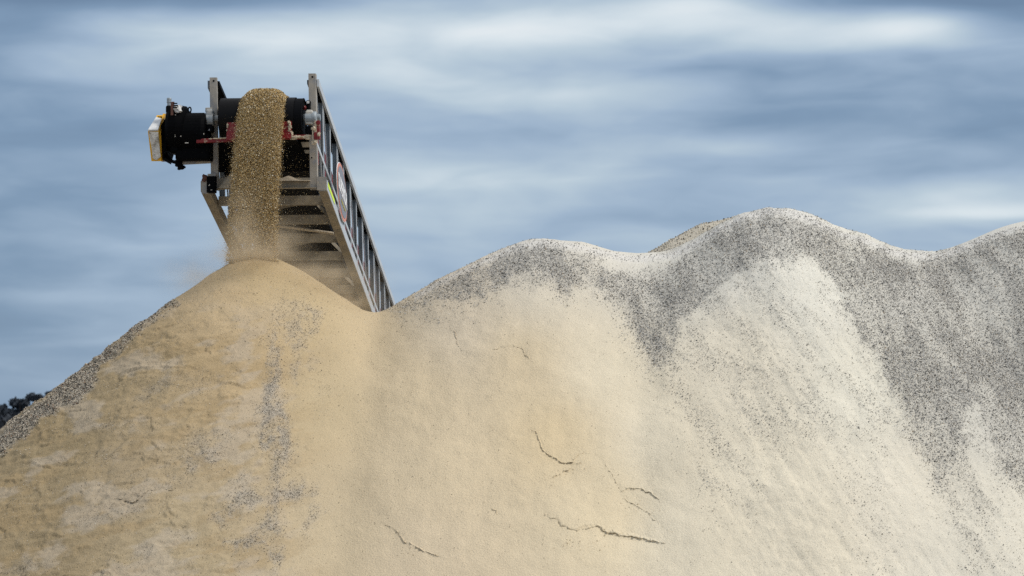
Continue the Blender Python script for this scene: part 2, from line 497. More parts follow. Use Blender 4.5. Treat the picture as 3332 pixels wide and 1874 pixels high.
for pts, am in (([(894, 985), (950, 975), (1030, 1005), (1045, 1040), (1005, 1110), (985, 1160), (1015, 1195), (965, 1245), (940, 1190), (945, 1110), (900, 1060)], .5),
                ([(885, 1185), (910, 1250), (925, 1340), (952, 1480), (925, 1520), (890, 1470), (845, 1450), (840, 1340), (862, 1250)], 1.0),
                ([(880, 1510), (905, 1560), (950, 1560), (1030, 1600), (950, 1640), (885, 1650), (878, 1580)], .8),
                ([(685, 1690), (780, 1580), (850, 1610), (862, 1660), (780, 1650), (720, 1700)], .8),
                ([(868, 1665), (905, 1720), (880, 1780), (760, 1795), (735, 1770), (825, 1752)], 1.0),
                ([(885, 1770), (912, 1790), (915, 1874), (885, 1874)], .8),
                ([(960, 1740), (1030, 1640), (1050, 1660), (990, 1760)], .45),
                ([(888, 1000), (904, 1000), (912, 1250), (925, 1450), (910, 1560), (905, 1700), (904, 1874), (886, 1874), (884, 1700), (888, 1560), (878, 1400), (884, 1250)], .75),
                ([(620, 1420), (760, 1400), (740, 1480), (600, 1540)], .35),
                ([(740, 1540), (850, 1560), (900, 1620), (800, 1640)], .35)):
    CHUTE = np.maximum(CHUTE, am * (.6 * poly_mask(pts, 12, 22, 9) + .4 * poly_mask(pts, 34, 34, 10)))
CHUTE *= .3 + .7 * sstep(fbm(X2 * 5, HZ * 5, 91, 4, .6), -.35, .3)
LBAND = poly_mask([(-120, 1500), (0, 1420), (259, 1205), (420, 1085), (560, 970), (575, 985), (480, 1060), (380, 1150), (320, 1215), (285, 1285), (207, 1330), (103, 1395), (0, 1484), (-120, 1570)], 12, 16, 5)
LBAND *= 1 - .5 * poly_mask([(300, 1230), (560, 960), (600, 990), (430, 1120)], 20)
LFINE = np.zeros_like(PXm)
for x, y, sx, sy, am in ((520, 1250, 70, 34, .5), (640, 1245, 60, 30, .35), (460, 1300, 40, 22, .4), (330, 1390, 55, 14, .4), (255, 1385, 30, 14, .4),
                         (345, 1480, 50, 18, .5), (150, 1505, 60, 12, .35), (400, 1660, 70, 26, .5), (340, 1690, 80, 16, .4), (600, 1570, 60, 28, .5), (480, 1800, 60, 22, .35),
                         (60, 1850, 120, 24, .35), (600, 1750, 40, 30, .35), (640, 1480, 70, 60, .3), (420, 1540, 40, 24, .25), (1060, 1300, 40, 60, .08)):
    LFINE = np.maximum(LFINE, am * gauss(x, y, sx, sy, -.1))
LFINE *= .3 + .7 * sstep(fbm(X2 * 3, HZ * 6, 17, 4), -.2, .3)

# -- relief: lumps, ledges, slip cracks
DISP = .026 * fbm(X2 * .9, HZ * 1.1, 5, 3) + .010 * fbm(X2 * 2.6, Y2 * 2.6, 8, 3) * sstep(PXm, 1000, 1700) + .004 * fbm(X2 * 6, HZ * 7, 6, 3)
leftness = (1 - sstep(PXm, 780, 1150)) * sstep(PYm, 900, 1150)
ledge = fbm(X2 * 1.5 + .8 * fbm(X2 * 2, HZ * 2, 3, 2), (HZ - .30 * X2) * 7.5, 12, 4, .55)
uu = (HZ - .27 * X2) * 2.9 + 1.1 * fbm(X2 * 1.1, HZ * 1.8, 141, 3) + .22 * fbm(X2 * 6, HZ * 9, 147, 3)
saw = 1 - (uu - np.floor(uu))
saw *= sstep(fbm(X2 * 1.4 + 4, HZ * 3.2, 151, 4, .55), -.12, .35)
DISP += leftness * .015 * saw
uu = (HZ - .22 * X2) * 6.5 + 1.3 * fbm(X2 * 1.6, HZ * 2.6, 161, 3) + .3 * fbm(X2 * 9, HZ * 13, 167, 3)
DISP += leftness * .007 * (1 - (uu - np.floor(uu))) * sstep(fbm(X2 * 2.2 + 7, HZ * 5, 171, 4, .55), -.05, .35)
DISP += leftness * (.018 * ledge + .007 * fbm(X2 * 7, (HZ - .25 * X2) * 15, 19, 3))
crumb = sstep(fbm(X2 * 1.3, (HZ - .25 * X2) * 3.5, 23, 3), .05, .4)
DISP += leftness * crumb * .009 * fbm(X2 * 8, (HZ - .25 * X2) * 26, 27, 4, .62)
upper = gauss(800, 1000, 170, 160)
DISP += upper * (.010 * fbm(X2 * 4, HZ * 8, 43, 3))
right = sstep(PXm, 2150, 2500)
DISP += np.clip(SPARSE * 2.2 + DENSE, 0, 1) * .0045 * fbm((X2 + HZ * .6) * 17, (HZ - .3 * X2) * 26, 63, 2) + right * .007 * fbm((X2 + HZ * .45) * 7, HZ * 1.4, 65, 3) + right * .007 * fbm((X2 + HZ * .35) * 5, (HZ - .2 * X2) * 12, 61, 4)
DISP += .010 * np.tanh((892 - PXm) / 9) * np.exp(-((PXm - 892) / 60) ** 2) * sstep(PYm, 940, 1020) * (1 - sstep(PYm, 1300, 1420)) * FRONT
DISP += .02 * gauss(900, 1400, 25, 300)

def crack(pts, h, up=55, lo=22, seed=0, taper=.15, rough=2.6):
    global DISP
    rr = np.random.default_rng(seed)
    q = [np.array(p, float) for p in pts]
    for lev in range(3):
        n = []
        for a, b in zip(q[:-1], q[1:]):
            d = b - a; L_ = np.hypot(*d)
            if L_ < 7: n.append(a); continue
            m = (a + b) / 2 + np.array([-d[1], d[0]]) / L_ * rr.normal() * min(rough, L_ * .1)
            n += [a, m]
        q = n + [q[-1]]
    q = np.array(q); lo_, hi_ = q.min(0) - 3 * up, q.max(0) + 3 * up
    sel = (PXm > lo_[0]) & (PXm < hi_[0]) & (PYm > lo_[1]) & (PYm < hi_[1]) & FRONT
    xs, ys = PXm[sel], PYm[sel]
    best = np.full(xs.shape, 1e9); sgn = np.ones(xs.shape); tt = np.zeros(xs.shape); ends = np.zeros(xs.shape, bool)
    seglen = np.hypot(*np.diff(q, axis=0).T); cum = np.concatenate([[0], np.cumsum(seglen)]) / seglen.sum()
    for k in range(len(q) - 1):
        a, d = q[k], q[k + 1] - q[k]
        t = ((xs - a[0]) * d[0] + (ys - a[1]) * d[1]) / (d @ d + 1e-9); tc_ = np.clip(t, 0, 1)
        dist = np.hypot(xs - a[0] - tc_ * d[0], ys - a[1] - tc_ * d[1])
        cr_ = d[0] * (ys - a[1]) - d[1] * (xs - a[0])
        m = dist < best
        best[m] = dist[m]; sgn[m] = np.where(cr_[m] < 0, 1, -1); tt[m] = cum[k] + tc_[m] * (cum[k + 1] - cum[k])
    amp = h * np.clip(np.minimum(tt, 1 - tt) / taper, 0, 1) ** .7 * (.65 + .5 * np.sin(tt * 17 + seed) ** 2)
    endfade = np.where((tt <= 0) | (tt >= 1), 0, 1)
    DISP[sel] += amp * endfade * (np.where(sgn > 0, .10 * np.exp(-best / up), -.05 * np.exp(-best / lo)) - np.where(sgn > 0, 0, .12) * np.exp(-(best / 2.5) ** 2))
CRACKS = [
    ([(1600, 1142), (1633, 1130), (1669, 1124), (1699, 1133), (1711, 1157), (1738, 1181)], .026),
    ([(1530, 1165), (1570, 1157), (1585, 1155)], .010),
    ([(1723, 1398), (1744, 1404), (1765, 1465), (1814, 1498), (1838, 1507), (1865, 1504), (1877, 1486), (1895, 1475), (1919, 1477)], .040),
    ([(1860, 1512), (1886, 1508), (1912, 1488)], .024),
    ([(1790, 1560), (1830, 1538), (1860, 1524)], .022),
    ([(1925, 1465), (1965, 1501), (2001, 1561), (2022, 1597)], .020),
    ([(2022, 1597), (2043, 1588), (2085, 1591), (2121, 1609), (2149, 1633)], .036),
    ([(1768, 1670), (1790, 1688), (1811, 1691), (1826, 1715), (1877, 1730), (1943, 1712), (1977, 1736), (2013, 1747), (2073, 1751), (2121, 1761), (2165, 1768)], .058),
    ([(2025, 1621), (2067, 1643), (2103, 1664), (2140, 1700), (2173, 1721)], .022),
    ([(1840, 1760), (1865, 1750), (1895, 1760), (1930, 1782)], .016),
    ([(1640, 1530), (1663, 1564), (1711, 1615)], .014),
    ([(1225, 1704), (1255, 1710), (1294, 1733), (1319, 1766), (1371, 1789), (1436, 1812)], .030),
    ([(1595, 1650), (1615, 1660), (1624, 1678)], .016),
    ([(1466, 1075), (1482, 1081), (1486, 1118), (1503, 1147)], .016),
    ([(1815, 1095), (1850, 1112), (1880, 1135)], .012),
    ([(350, 1630), (395, 1625), (433, 1637), (456, 1621), (479, 1600), (526, 1588), (565, 1597)], .060),
    ([(385, 1492), (440, 1496), (500, 1490), (545, 1492)], .034),
    ([(150, 1500), (230, 1490), (330, 1470)], .026),
    ([(300, 1440), (390, 1432), (470, 1415)], .026),
    ([(380, 1365), (420, 1362), (455, 1352)], .030),
    ([(540, 1146), (600, 1135), (640, 1128)], .028),
    ([(400, 1230), (480, 1215), (545, 1195)], .024),
    ([(480, 1180), (560, 1160), (610, 1150)], .022),
    ([(700, 1005), (730, 1020), (760, 1045)], .018),
    ([(500, 1385), (540, 1378), (600, 1362)], .020),
    ([(20, 1790), (120, 1770), (220, 1785)], .030),
    ([(330, 1850), (430, 1830), (520, 1845)], .020),
]
rb = np.random.default_rng(77)
for pts, h in list(CRACKS[:16]):
    if h < .02: continue
    for _ in range(3):
        i_ = rb.integers(0, len(pts) - 1); a_ = np.array(pts[i_], float) + (np.array(pts[i_ + 1]) - pts[i_]) * rb.random() + np.array([rb.normal(0, 6), abs(rb.normal(8, 8))])
        th_ = rb.uniform(-.5, .7); ln_ = rb.uniform(18, 48)
        CRACKS.append(([tuple(a_), tuple(a_ + ln_ * .5 * np.array([math.cos(th_), math.sin(th_)])), tuple(a_ + ln_ * np.array([math.cos(th_ + .4), math.sin(th_ + .4)]))], h * rb.uniform(.35, .6)))
for k, (pts, h) in enumerate(CRACKS):
    crack(pts, h, up=55 if h > .02 else 35, seed=k + 1)
POS2 = POS + NRM * (DISP * FRONT * sstep(PYm, 0, 1))[..., None]

# -- sand colour, with crest light and left-flank shade painted in: fresh tan sand at the spout, bleached older sand and grey fines further along
TONES = [(690, 1130, .44, .33, .19), (860, 1130, .47, .355, .205), (770, 1070, .56, .45, .30), (850, 880, .455, .355, .205), (650, 950, .47, .36, .22), (780, 1150, .52, .40, .245), (500, 1200, .37, .29, .175), (250, 1400, .325, .255, .152),
         (100, 1700, .335, .265, .163), (450, 1500, .405, .325, .215), (600, 1750, .445, .365, .24), (850, 1600, .48, .39, .26), (1000, 1050, .485, .385, .232),
         (1050, 1300, .495, .405, .26), (1050, 1700, .53, .44, .30), (1225, 1060, .525, .42, .265), (1350, 1250, .625, .515, .35), (1400, 1500, .63, .525, .365), (1400, 1800, .61, .51, .365),
         (1350, 980, .58, .51, .40), (1500, 1040, .60, .52, .405), (1750, 960, .63, .575, .475), (1750, 785, .62, .61, .58), (1700, 1150, .61, .50, .335), (1800, 1400, .605, .49, .318),
         (1950, 1200, .65, .585, .465), (1950, 1650, .64, .545, .39), (2150, 1400, .65, .59, .48), (2250, 1700, .65, .59, .48), (2100, 840, .62, .60, .555), (2400, 1200, .68, .625, .525),
         (2500, 1500, .685, .628, .52), (2600, 1750, .70, .638, .525), (2650, 900, .71, .69, .63), (2530, 700, .62, .61, .585), (2800, 1250, .69, .66, .58), (2950, 1600, .68, .635, .55),
         (3000, 900, .58, .57, .54), (3200, 800, .60, .59, .56), (3200, 1300, .57, .555, .515), (3200, 1750, .65, .615, .54), (2250, 830, .60, .59, .56)]
num = np.zeros(PXm.shape + (3,)); den = np.zeros(PXm.shape)
for x, y, r, g, b in TONES:
    w = 1.0 / (((PXm - x) ** 2 + (PYm - y) ** 2) / 190.0 ** 2 + .55) ** 2
    num += w[..., None] * np.array([r, g, b]); den += w
TONE = num / den[..., None]
TONE *= np.stack([1 - .10 * leftness, 1 - .11 * leftness, (1 - .13 * leftness) * (1 - .03 * sstep(PXm, 1300, 2300))], -1)  # left flank darkened: its turn from the sun put into colour
mott = fbm(X2 * 1.2, HZ * 1.6, 201, 4)
TONE *= (1 + .05 * mott)[..., None]
tanp = sstep(fbm(X2 * 1.0, (HZ - .25 * X2) * 3.6, 211, 4, .6), -.05, .45) * leftness
TONE = TONE * (1 - .5 * tanp[..., None]) + np.array([.35, .26, .145]) * .5 * tanp[..., None]
greyp = sstep(fbm(X2 * 1.2 + 9, (HZ - .2 * X2) * 2.6, 231, 4, .6), .05, .5) * leftness
TONE = TONE * (1 - .42 * greyp[..., None]) + np.array([.46, .405, .335]) * .42 * greyp[..., None]
fines = np.clip(DENSE * .62 + SPARSE * .3 + CHUTE * .55 + LBAND * .5 + LFINE * .45, 0, .7)[..., None]
TONE = TONE * (1 - fines) + np.array([.40, .385, .355]) * fines
TONE = TONE * (1 - .5 * RIM[..., None]) + np.array([.68, .67, .655]) * .5 * RIM[..., None]  # pale band painted where the crest catches more sky

nx, ny = PXm.shape
idx = np.arange(nx * ny).reshape(nx, ny)
quads = np.stack([idx[:-1, :-1], idx[1:, :-1], idx[1:, 1:], idx[:-1, 1:]], -1).reshape(-1, 4)
zz = POS2.reshape(-1, 3)[:, 2]
quads = quads[(zz[quads] > -.25).any(axis=1)]
heap = tri_mesh("sand_stockpile", POS2.reshape(-1, 3), quads, M_SAND, TONE.reshape(-1, 3), smooth=True)
tag(heap, "long sand stockpile with rounded peaks, tan under the conveyor and bleached pale further along", "sand heap")

# -- stones lying on the face (a part of the heap: thousands of them, nobody could count)
OCT = np.array([(1, 0, 0), (0, 1, 0), (-1, 0, 0), (0, -1, 0), (0, 0, 1), (0, 0, -1)], float)
OCT_T = np.array([(0, 1, 4), (1, 2, 4), (2, 3, 4), (3, 0, 4), (1, 0, 5), (2, 1, 5), (3, 2, 5), (0, 3, 5)])
def stones(c, size, nseed, stretch=.45):
    r = np.random.default_rng(nseed); n = len(c)
    v = OCT[None] * (1 + r.uniform(-.35, .25, (n, 6, 1))) + r.normal(0, .16, (n, 6, 3))
    v *= (1 + r.uniform(-stretch, stretch, (n, 1, 3)))
    q = r.normal(size=(n, 4)); q /= np.linalg.norm(q, axis=1, keepdims=True)
    a, b, cc, d = q.T
    Rm = np.stack([np.stack([1 - 2 * (cc * cc + d * d), 2 * (b * cc - a * d), 2 * (b * d + a * cc)], -1),
                   np.stack([2 * (b * cc + a * d), 1 - 2 * (b * b + d * d), 2 * (cc * d - a * b)], -1),
                   np.stack([2 * (b * d - a * cc), 2 * (cc * d + a * b), 1 - 2 * (b * b + cc * cc)], -1)], 1)
    v = np.einsum('nij,nkj->nki', Rm, v) * size[:, None, None] + c[:, None, :]
    t = (OCT_T[None] + 6 * np.arange(n)[:, None, None]).reshape(-1, 3)
    return v.reshape(-1, 3), t
def pick(p, seed):
    r = np.random.default_rng(seed)
    cell = (np.gradient(HX)[:, None] * np.gradient(HY)[None, :]) * 1.28
    ok = FRONT & (PXm > -150) & (PXm < 3480) & (PYm < 1990) & (below > -40)
    cnt = r.poisson(np.clip(p * cell, 0, 6) * ok)
    i, j = np.nonzero(cnt)
    return np.repeat(i, cnt[i, j]), np.repeat(j, cnt[i, j])
sv, st, sc = [], [], []
def scatter(dens, per_m2, smin, smax, seed, tones, sink=.1):
    ii = pick(dens * per_m2, seed); n = len(ii[0]); r = np.random.default_rng(seed + 1)
    size = smin + (smax - smin) * r.random(n) ** 2
    c = POS2[ii] + NRM[ii] * (size * (.55 - sink))[:, None] + r.uniform(-.0065, .0065, (n, 3))
    v, t = stones(c, size, seed + 2)
    pr = np.array([q[0] for q in tones]); k = r.choice(len(tones), n, p=pr / pr.sum())
    lo = np.array([q[1] for q in tones]); hi = np.array([q[2] for q in tones])
    u = r.random((n, 1)); col = lo[k] * (1 - u) + hi[k] * u
    off = sum(len(a) for a in sv); sv.append(v); st.append(t + off); sc.append(np.repeat(col, 6, axis=0))
PALES = [(.60, (.52, .50, .45), (.70, .67, .61)), (.16, (.25, .245, .23), (.42, .41, .39)), (.24, (.025, .026, .028), (.12, .12, .12))]
GREYS = [(.56, (.42, .415, .40), (.68, .665, .63)), (.20, (.165, .16, .15), (.345, .335, .315)), (.28, (.016, .0155, .014), (.062, .058, .053)), (.03, (.30, .22, .14), (.42, .33, .22))]  # blackest share stands for dark stones and shaded gaps between stones
WARM = [(.54, (.38, .34, .275), (.62, .56, .47)), (.15, (.13, .12, .10), (.24, .21, .17)), (.24, (.016, .016, .015), (.07, .062, .055)), (.05, (.22, .13, .08), (.32, .2, .12))]
scatter(DENSE, 13500, .0024, .0074, 301, GREYS)
scatter(SPARSE, 9500, .0028, .0068, 311, PALES)
scatter(np.clip(CHUTE * 1.3, 0, 1), 15000, .0022, .0054, 321, WARM)
scatter(LBAND, 6500, .0045, .0105, 331, WARM)
scatter(np.clip(LFINE * 1.3, 0, 1), 14000, .0020, .0045, 341, WARM)
scatter(.02 + .16 * leftness * sstep(fbm(X2 * 2, HZ * 4, 55, 4), -.3, .4) + .03 * right + .14 * gauss(840, 950, 260, 130) + .05 * gauss(1150, 1250, 260, 300), 6500, .0020, .0048, 351, [(.5, (.55, .50, .42), (.75, .71, .63)), (.5, (.05, .045, .04), (.2, .17, .13))])
scatter(sstep(below, -14, 0) * (1 - sstep(below, 8, 26)) * (PXm < 860) * (PXm > -60), 1000, .005, .011, 361, WARM, sink=-.2)
CRUMB = .5 * gauss(1845, 1535, 55, 18, -.3) + .5 * gauss(1885, 1772, 70, 22) + .35 * gauss(2080, 1670, 70, 30, .5) + .3 * gauss(1700, 1150, 40, 14) + .3 * gauss(1340, 1790, 60, 20, .4) + .4 * gauss(480, 1640, 90, 25)
scatter(CRUMB, 1300, .0025, .009, 381, [(1, (.50, .42, .29), (.62, .54, .40))], sink=.25)
scatter(RIM * .5, 2200, .003, .0085, 371, GREYS, sink=0)
gravel = tri_mesh("gravel", np.concatenate(sv), np.concatenate(st), M_STONE, np.concatenate(sc), parent=heap)
gravel["kind"] = "stuff"
gravel["label"] = "grey and black gravel stones strewn down the sand, some black standing for shaded gaps"

# -- broken lips along the slip cracks: a thin crust standing proud and undercut along its lower edge
def on_face(px, py):
    ray = (px - CX) / FPX * XV + FWD - (py - CY) / FPX * UPV
    y = np.arange(24.7, 31.0, .02); p = CAM + ray[None] * (y / ray[1])[:, None]
    i = np.clip(np.searchsorted(HX, p[:, 0]), 1, len(HX) - 2); j = np.clip(np.searchsorted(HY, y), 1, len(HY) - 2)
    hit = np.nonzero(p[:, 2] < POS2[i, j, 2])[0]
    k = hit[0] if len(hit) else len(y) - 1
    return p[k], NRM[i[k], j[k]], TONE[i[k], j[k]]
def slip_lip(pts, h, seed):
    rr = np.random.default_rng(seed)
    q = [np.array(p, float) for p in pts]
    for lev in range(4):
        n = []
        for a, b in zip(q[:-1], q[1:]):
            d = b - a; L_ = np.hypot(*d)
            if L_ < 4: n.append(a); continue
            n += [a, (a + b) / 2 + np.array([-d[1], d[0]]) / L_ * rr.normal() * min(2.4, L_ * .11)]
        q = n + [q[-1]]
    m = len(q); vs, cs = [], []
    prev = h
    for k, (px, py) in enumerate(q):
        p, n, t = on_face(px, py)
        a, b = q[max(k - 1, 0)], q[min(k + 1, m - 1)]
        tan = (b[0] - a[0]) * XV - (b[1] - a[1]) * UPV; tan = tan - n * (tan @ n); tan /= np.linalg.norm(tan) + 1e-9
        s_ = np.cross(tan, n); s_ = s_ if s_ @ np.array([0, -1, -1]) > 0 else -s_        # down the slope, square to the crack
        u = k / (m - 1); prev = .86 * prev + .14 * h * rr.uniform(.1, 1.8)
        hh = prev * min(1, min(u, 1 - u) * 5) ** .7 + .0006
        for a_, b_ in ((-3.4, -.2), (-2.0, .30), (-.8, .66), (.10, .74), (.06, .45), (-.45, .12), (-1.2, -.3)):
            vs.append(p + s_ * a_ * hh + n * (b_ * hh - .0015)); cs.append(t)
    w = 7; fs = []
    for k in range(m - 1):
        for c in range(w - 1): fs.append((k * w + c, (k + 1) * w + c, (k + 1) * w + c + 1, k * w + c + 1))
    o = tri_mesh("slip_edge", np.array(vs), np.array(fs), M_SAND, np.array(cs), smooth=True, parent=heap)
    return o
for k, (pts, h) in enumerate(CRACKS[:27]):
    if h >= .015 and k < 16: slip_lip(pts, h * (.36 if k == 7 else .28 if k in (6, 11, 15) else .19), 900 + k)

def heap_z(x, y):
    i = np.clip(np.searchsorted(HX, x), 1, len(HX) - 1); j = np.clip(np.searchsorted(HY, y), 1, len(HY) - 1)
    return HZ[i, j]

# -- a second heap showing behind the highest peak
RX, RY = np.arange(0.5, 8.5, .03), np.arange(30.5, 37.5, .03)
back_pts = [PY(a, b, 33.6) for a, b in ((2300, 722), (2340, 712), (2386, 701), (2442, 692), (2500, 693), (2560, 718))]
RZ = blur(envelope(RX, RY, back_pts, .62, .12), 3)
X3, Y3 = np.meshgrid(RX, RY, indexing='ij')
RZ = RZ + .015 * fbm(X3 * 2, Y3 * 2, 401, 4)
ok3 = RZ > -.3
i3 = np.arange(RZ.size).reshape(RZ.shape)
q3 = np.stack([i3[:-1, :-1], i3[1:, :-1], i3[1:, 1:], i3[:-1, 1:]], -1).reshape(-1, 4)
v3 = np.stack([X3, Y3, RZ], -1).reshape(-1, 3)
c3 = np.tile(np.array([.52, .48, .40]), (len(v3), 1)) * (1 + .1 * fbm(X3 * 3, Y3 * 3, 411, 3)).reshape(-1, 1)
heap2 = tri_mesh("gravel_heap", v3, q3, M_SAND, c3, smooth=True)
tag(heap2, "grey-tan gravel heap peeping out behind the highest pale peak", "gravel heap")
r3 = np.random.default_rng(5)
px3, py3 = project(v3)
s3 = np.nonzero((r3.random(len(v3)) < .55) & (py3 < 840) & (v3[:, 2] > 2))[0]
sz = r3.uniform(.006, .015, len(s3))
v_, t_ = stones(v3[s3] + np.array([0, 0, 1]) * sz[:, None] * .4, sz, 6)
k = r3.choice(3, len(s3), p=[.68, .22, .10])
cc_ = np.array([(.56, .52, .44), (.27, .24, .20), (.05, .045, .04)])[k] * r3.uniform(.75, 1.25, (len(s3), 1))
g2 = tri_mesh("gravel", v_, t_, M_STONE, np.repeat(cc_, 6, axis=0), parent=heap2)
g2["kind"] = "stuff"

# ------------------------------------------------------------------ the stacking conveyor
A = np.array([.0828, 1.0248, -.3172]); A /= np.linalg.norm(A)       # down the belt, away from the camera
B = np.array([A[0], A[1], 0.0]); B /= np.linalg.norm(B)             # level, away from the camera
R = np.array([B[1], -B[0], 0.0])                                    # to the right across the belt
ZV = np.array([0, 0, 1.0])
V = ZV - .022 * R; V /= np.linalg.norm(V)                           # the posts lean a touch
O = P(687, 610, 31.46)                                              # foot of the head-end post on the near-left corner
SC = FPX / 31.46
W = 349 / SC
LEN = 17.5
root = empty("conveyor", tuple(O + A * LEN * 1.0 + R * W / 2 - ZV * ((O + A * LEN)[2])))
tag(root, "grey steel truss conveyor sloping up and tipping sand off its black end roller", "conveyor")

def L(r, v, a=0.0, b=0.0):
    return O + R * r + V * v + A * a + B * b
def q(px, py, b=0.0):
    """point of the head end at a photo pixel, b metres behind the end frame"""
    k = 1 + b / 31.46
    px_, py_ = CX + (px - CX) * k, 1500 + (py - 1500) * k
    return L((px_ - 687) / SC, (610 - py_) / SC, 0, b)
def bar(m, p0, p1, wdir, w, hdir, h):
    p0, p1 = np.asarray(p0), np.asarray(p1); d = p1 - p0; ln = np.linalg.norm(d); d /= ln
    return m.box((p0 + p1) / 2, d, wdir, hdir, ln, w, h)
NB = int(LEN / .64)
HT = 1.40
for side in (0, 1):
    out = 1 if side else -1
    r0 = W if side else 0.0
    # bottom chord: a box section standing proud of the posts
    m = MB(); bar(m, L(r0 + out * .075, .01, -.02), L(r0 + out * .075, .01, LEN), R, .115, V, .14)
    o = m.build("bottom_chord", M_DUSTY if not side else M_PALE, root, .006)  # right chord gets the painted sunlit tone, left the dull one
    if side:
        m = MB(); bar(m, L(r0 + .073, -.0645, -.02), L(r0 + .073, -.0645, LEN), R, .112, V, .007)
        m.build("bottom_flange", M_DUSTY, o)  # dull tone keeps this underside darker than the painted lit side
        m = MB(); m.box(L(r0 + .062, .028, -.028), R, A, V, .125, .012, .165); m.build("end_plate", M_POST, o)
        m = MB(); bar(m, L(r0 + .1355, .035, .03), L(r0 + .1355, .035, .60), R, .004, V, .06)
        m.build("reflective_strip", M_STRIP, o)
    else:
        m = MB(); m.box(L(r0 - .06, -.01, -.03), R, A, V, .115, .02, .16); m.build("end_plate", M_POST, o)
        m = MB(); m.lump(L(r0 - .07, .11, -.03), (.045, .05, .05), 3); m.build("caked_dirt", M_RUST, o)
    # top chord: an angle section
    m = MB()
    bar(m, L(r0 + out * .022, HT - .045, .05), L(r0 + out * .022, HT - .045, LEN), R, .030, V, .095)
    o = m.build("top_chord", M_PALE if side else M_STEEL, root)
    m = MB(); bar(m, L(r0 - out * .056, HT - .030, .05), L(r0 - out * .056, HT - .030, LEN), R, .124, V, .05)
    m.build("top_flange", M_DARK, o)  # blackened: shade below the chord put into its colour
    # mid rail
    m = MB(); bar(m, L(r0 - out * .002, .56, .0), L(r0 - out * .002, .56, LEN), R, .012, V, .055)
    m.build("mid_rail", M_PALE, root)
    # head-end post
    m = MB()
    pw = .092
    c = r0 - out * pw / 2
    top = 1.455 if side else 1.42
    m.box(L(c, top / 2 - .02), R, B, V, pw, .012, top + .04)
    m.box(L(r0 - out * .005, top / 2 - .02, b=.05), R, B, V, .010, .09, top + .04)
    m.box(L(c - out * .041, top / 2 - .02, b=.03), R, B, V, .008, .05, top + .04)
    o = m.build("end_post", M_POST, root)
    m = MB(); hp = L(c + .006, top - .045, b=-.008); m.lathe(hp, -B, [(0, .013), (.002, .013)], 12); m.build("bolt_hole", M_BLACK, o)
    if side:
        m = MB(); hp = L(c - .02, .37, b=-.008); m.lathe(hp, -B, [(0, .010), (.002, .010)], 12); m.build("bolt_hole", M_BLACK, o)
# side frames: a post in each bay and a lighter diagonal between
def copy_part(src, shift, parent):
    c_ = src.copy(); COL.objects.link(c_); c_.parent = parent; c_.location = tuple(np.array(src.location) + shift); return c_
for side in (0, 1):
    out = 1 if side else -1
    r0 = W if side else 0.0
    m = MB()
    m.box(L(r0 - out * .034, HT / 2, .62), R, B, V, .050, .010, HT - .05)
    nf = len(m.f)
    m.box(L(r0 - out * .004, HT / 2, .62, b=.012), R, B, V, .010, .042, HT - .05)
    m.box(L(r0 - out * .060, HT / 2, .62, b=.012), R, B, V, .009, .030, HT - .05)
    p0 = m.build("truss_post", M_STEEL, root)
    p0.data.materials.append(M_PALE)  # second slot paints sunlight on the post flanges
    for pl in p0.data.polygons:
        if pl.index >= nf: pl.material_index = 1
    m = MB()
    bar(m, L(r0 - out * .012, HT - .08, .10), L(r0 - out * .012, .08, .58), R, .016, B, .010)
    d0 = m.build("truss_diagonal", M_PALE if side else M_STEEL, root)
    for k in range(1, NB):
        if k > 1: copy_part(p0, A * .64 * (k - 1), root)
        if k % 2: copy_part(d0, A * .64 * k, root)
# cross members between the bottom chords, with V braces in every second bay
m = MB(); m.box(L(W / 2, .055, .02), R, B, V, W - .02, .05, .13); m.box(L(W / 2, -.012, .02, b=-.02), R, B, V, W - .02, .09, .010)
m.build("cross_member", M_DUSTY, root, .004)
m = MB(); m.box(L(W / 2, .025, .50), R, B, V, W - .004, .012, .115); m.box(L(W / 2, -.031, .50, b=.03), R, B, V, W - .004, .07, .010); m.box(L(W / 2, .081, .50, b=.03), R, B, V, W - .004, .07, .008)
cm = m.build("cross_member", M_DUSTY, root)
m = MB()
bar(m, L(W * .90, .045, .53), L(W - .01, .045, 1.10), B, .012, V, .06)
bar(m, L(W * .90, .045, .53), L(.01, .045, 1.10), B, .012, V, .07)
br = m.build("cross_brace", M_DUSTY, root)
for k in range(2, NB):
    copy_part(cm, A * .64 * (k - 1), root)
    if k % 2 == 1 and k < NB - 1: copy_part(br, A * .64 * (k - 1), root)
m = MB(); m.tube([L(.60, .165, 1.72), L(1.33, .06, 1.72)], .019, 8); m.build("brace_rod", M_CRUST, root)

# head roller, belt, bearings
PV, PR, PB = .874, .245, -.10
C0 = L((733 - 687) / SC, PV, 0, PB); C1 = L((1001 - 687) / SC, PV, 0, PB)
roller = MB().lathe(C0 + R * .012, R, [(0, .05), (.0, PR - .01), (.004, PR), (1.028, PR), (1.040, PR + .004), (1.046, PR - .02), (1.03, PR - .03), (1.03, .05)], 48).build("end_roller", M_DARK, root, smooth=False)
MB().lathe(C0 - R * .16, R, [(0, .042), (1.42, .042)], 20).build("shaft", M_GREY, roller)
bw = (976 - 731) / SC
b0 = C0 - R * .01
belt_pts = []
NN = np.cross(R, A); NN = NN if NN[2] > 0 else -NN
for s_ in range(0, 181, 6):
    th = math.radians(90 - 17 + 0 - s_ + 17)
    belt_pts.append(b0 + (PR + .013) * (math.cos(th) * -A + math.sin(th) * NN))
belt = MB()
run = 15.5
outer = [b0 + (PR + .013) * NN + A * run] + [b0 + (PR + .013) * (math.sin(math.radians(s_)) * -A + math.cos(math.radians(s_)) * NN) for s_ in range(0, 181, 5)] + [b0 - (PR + .013) * NN + A * run]
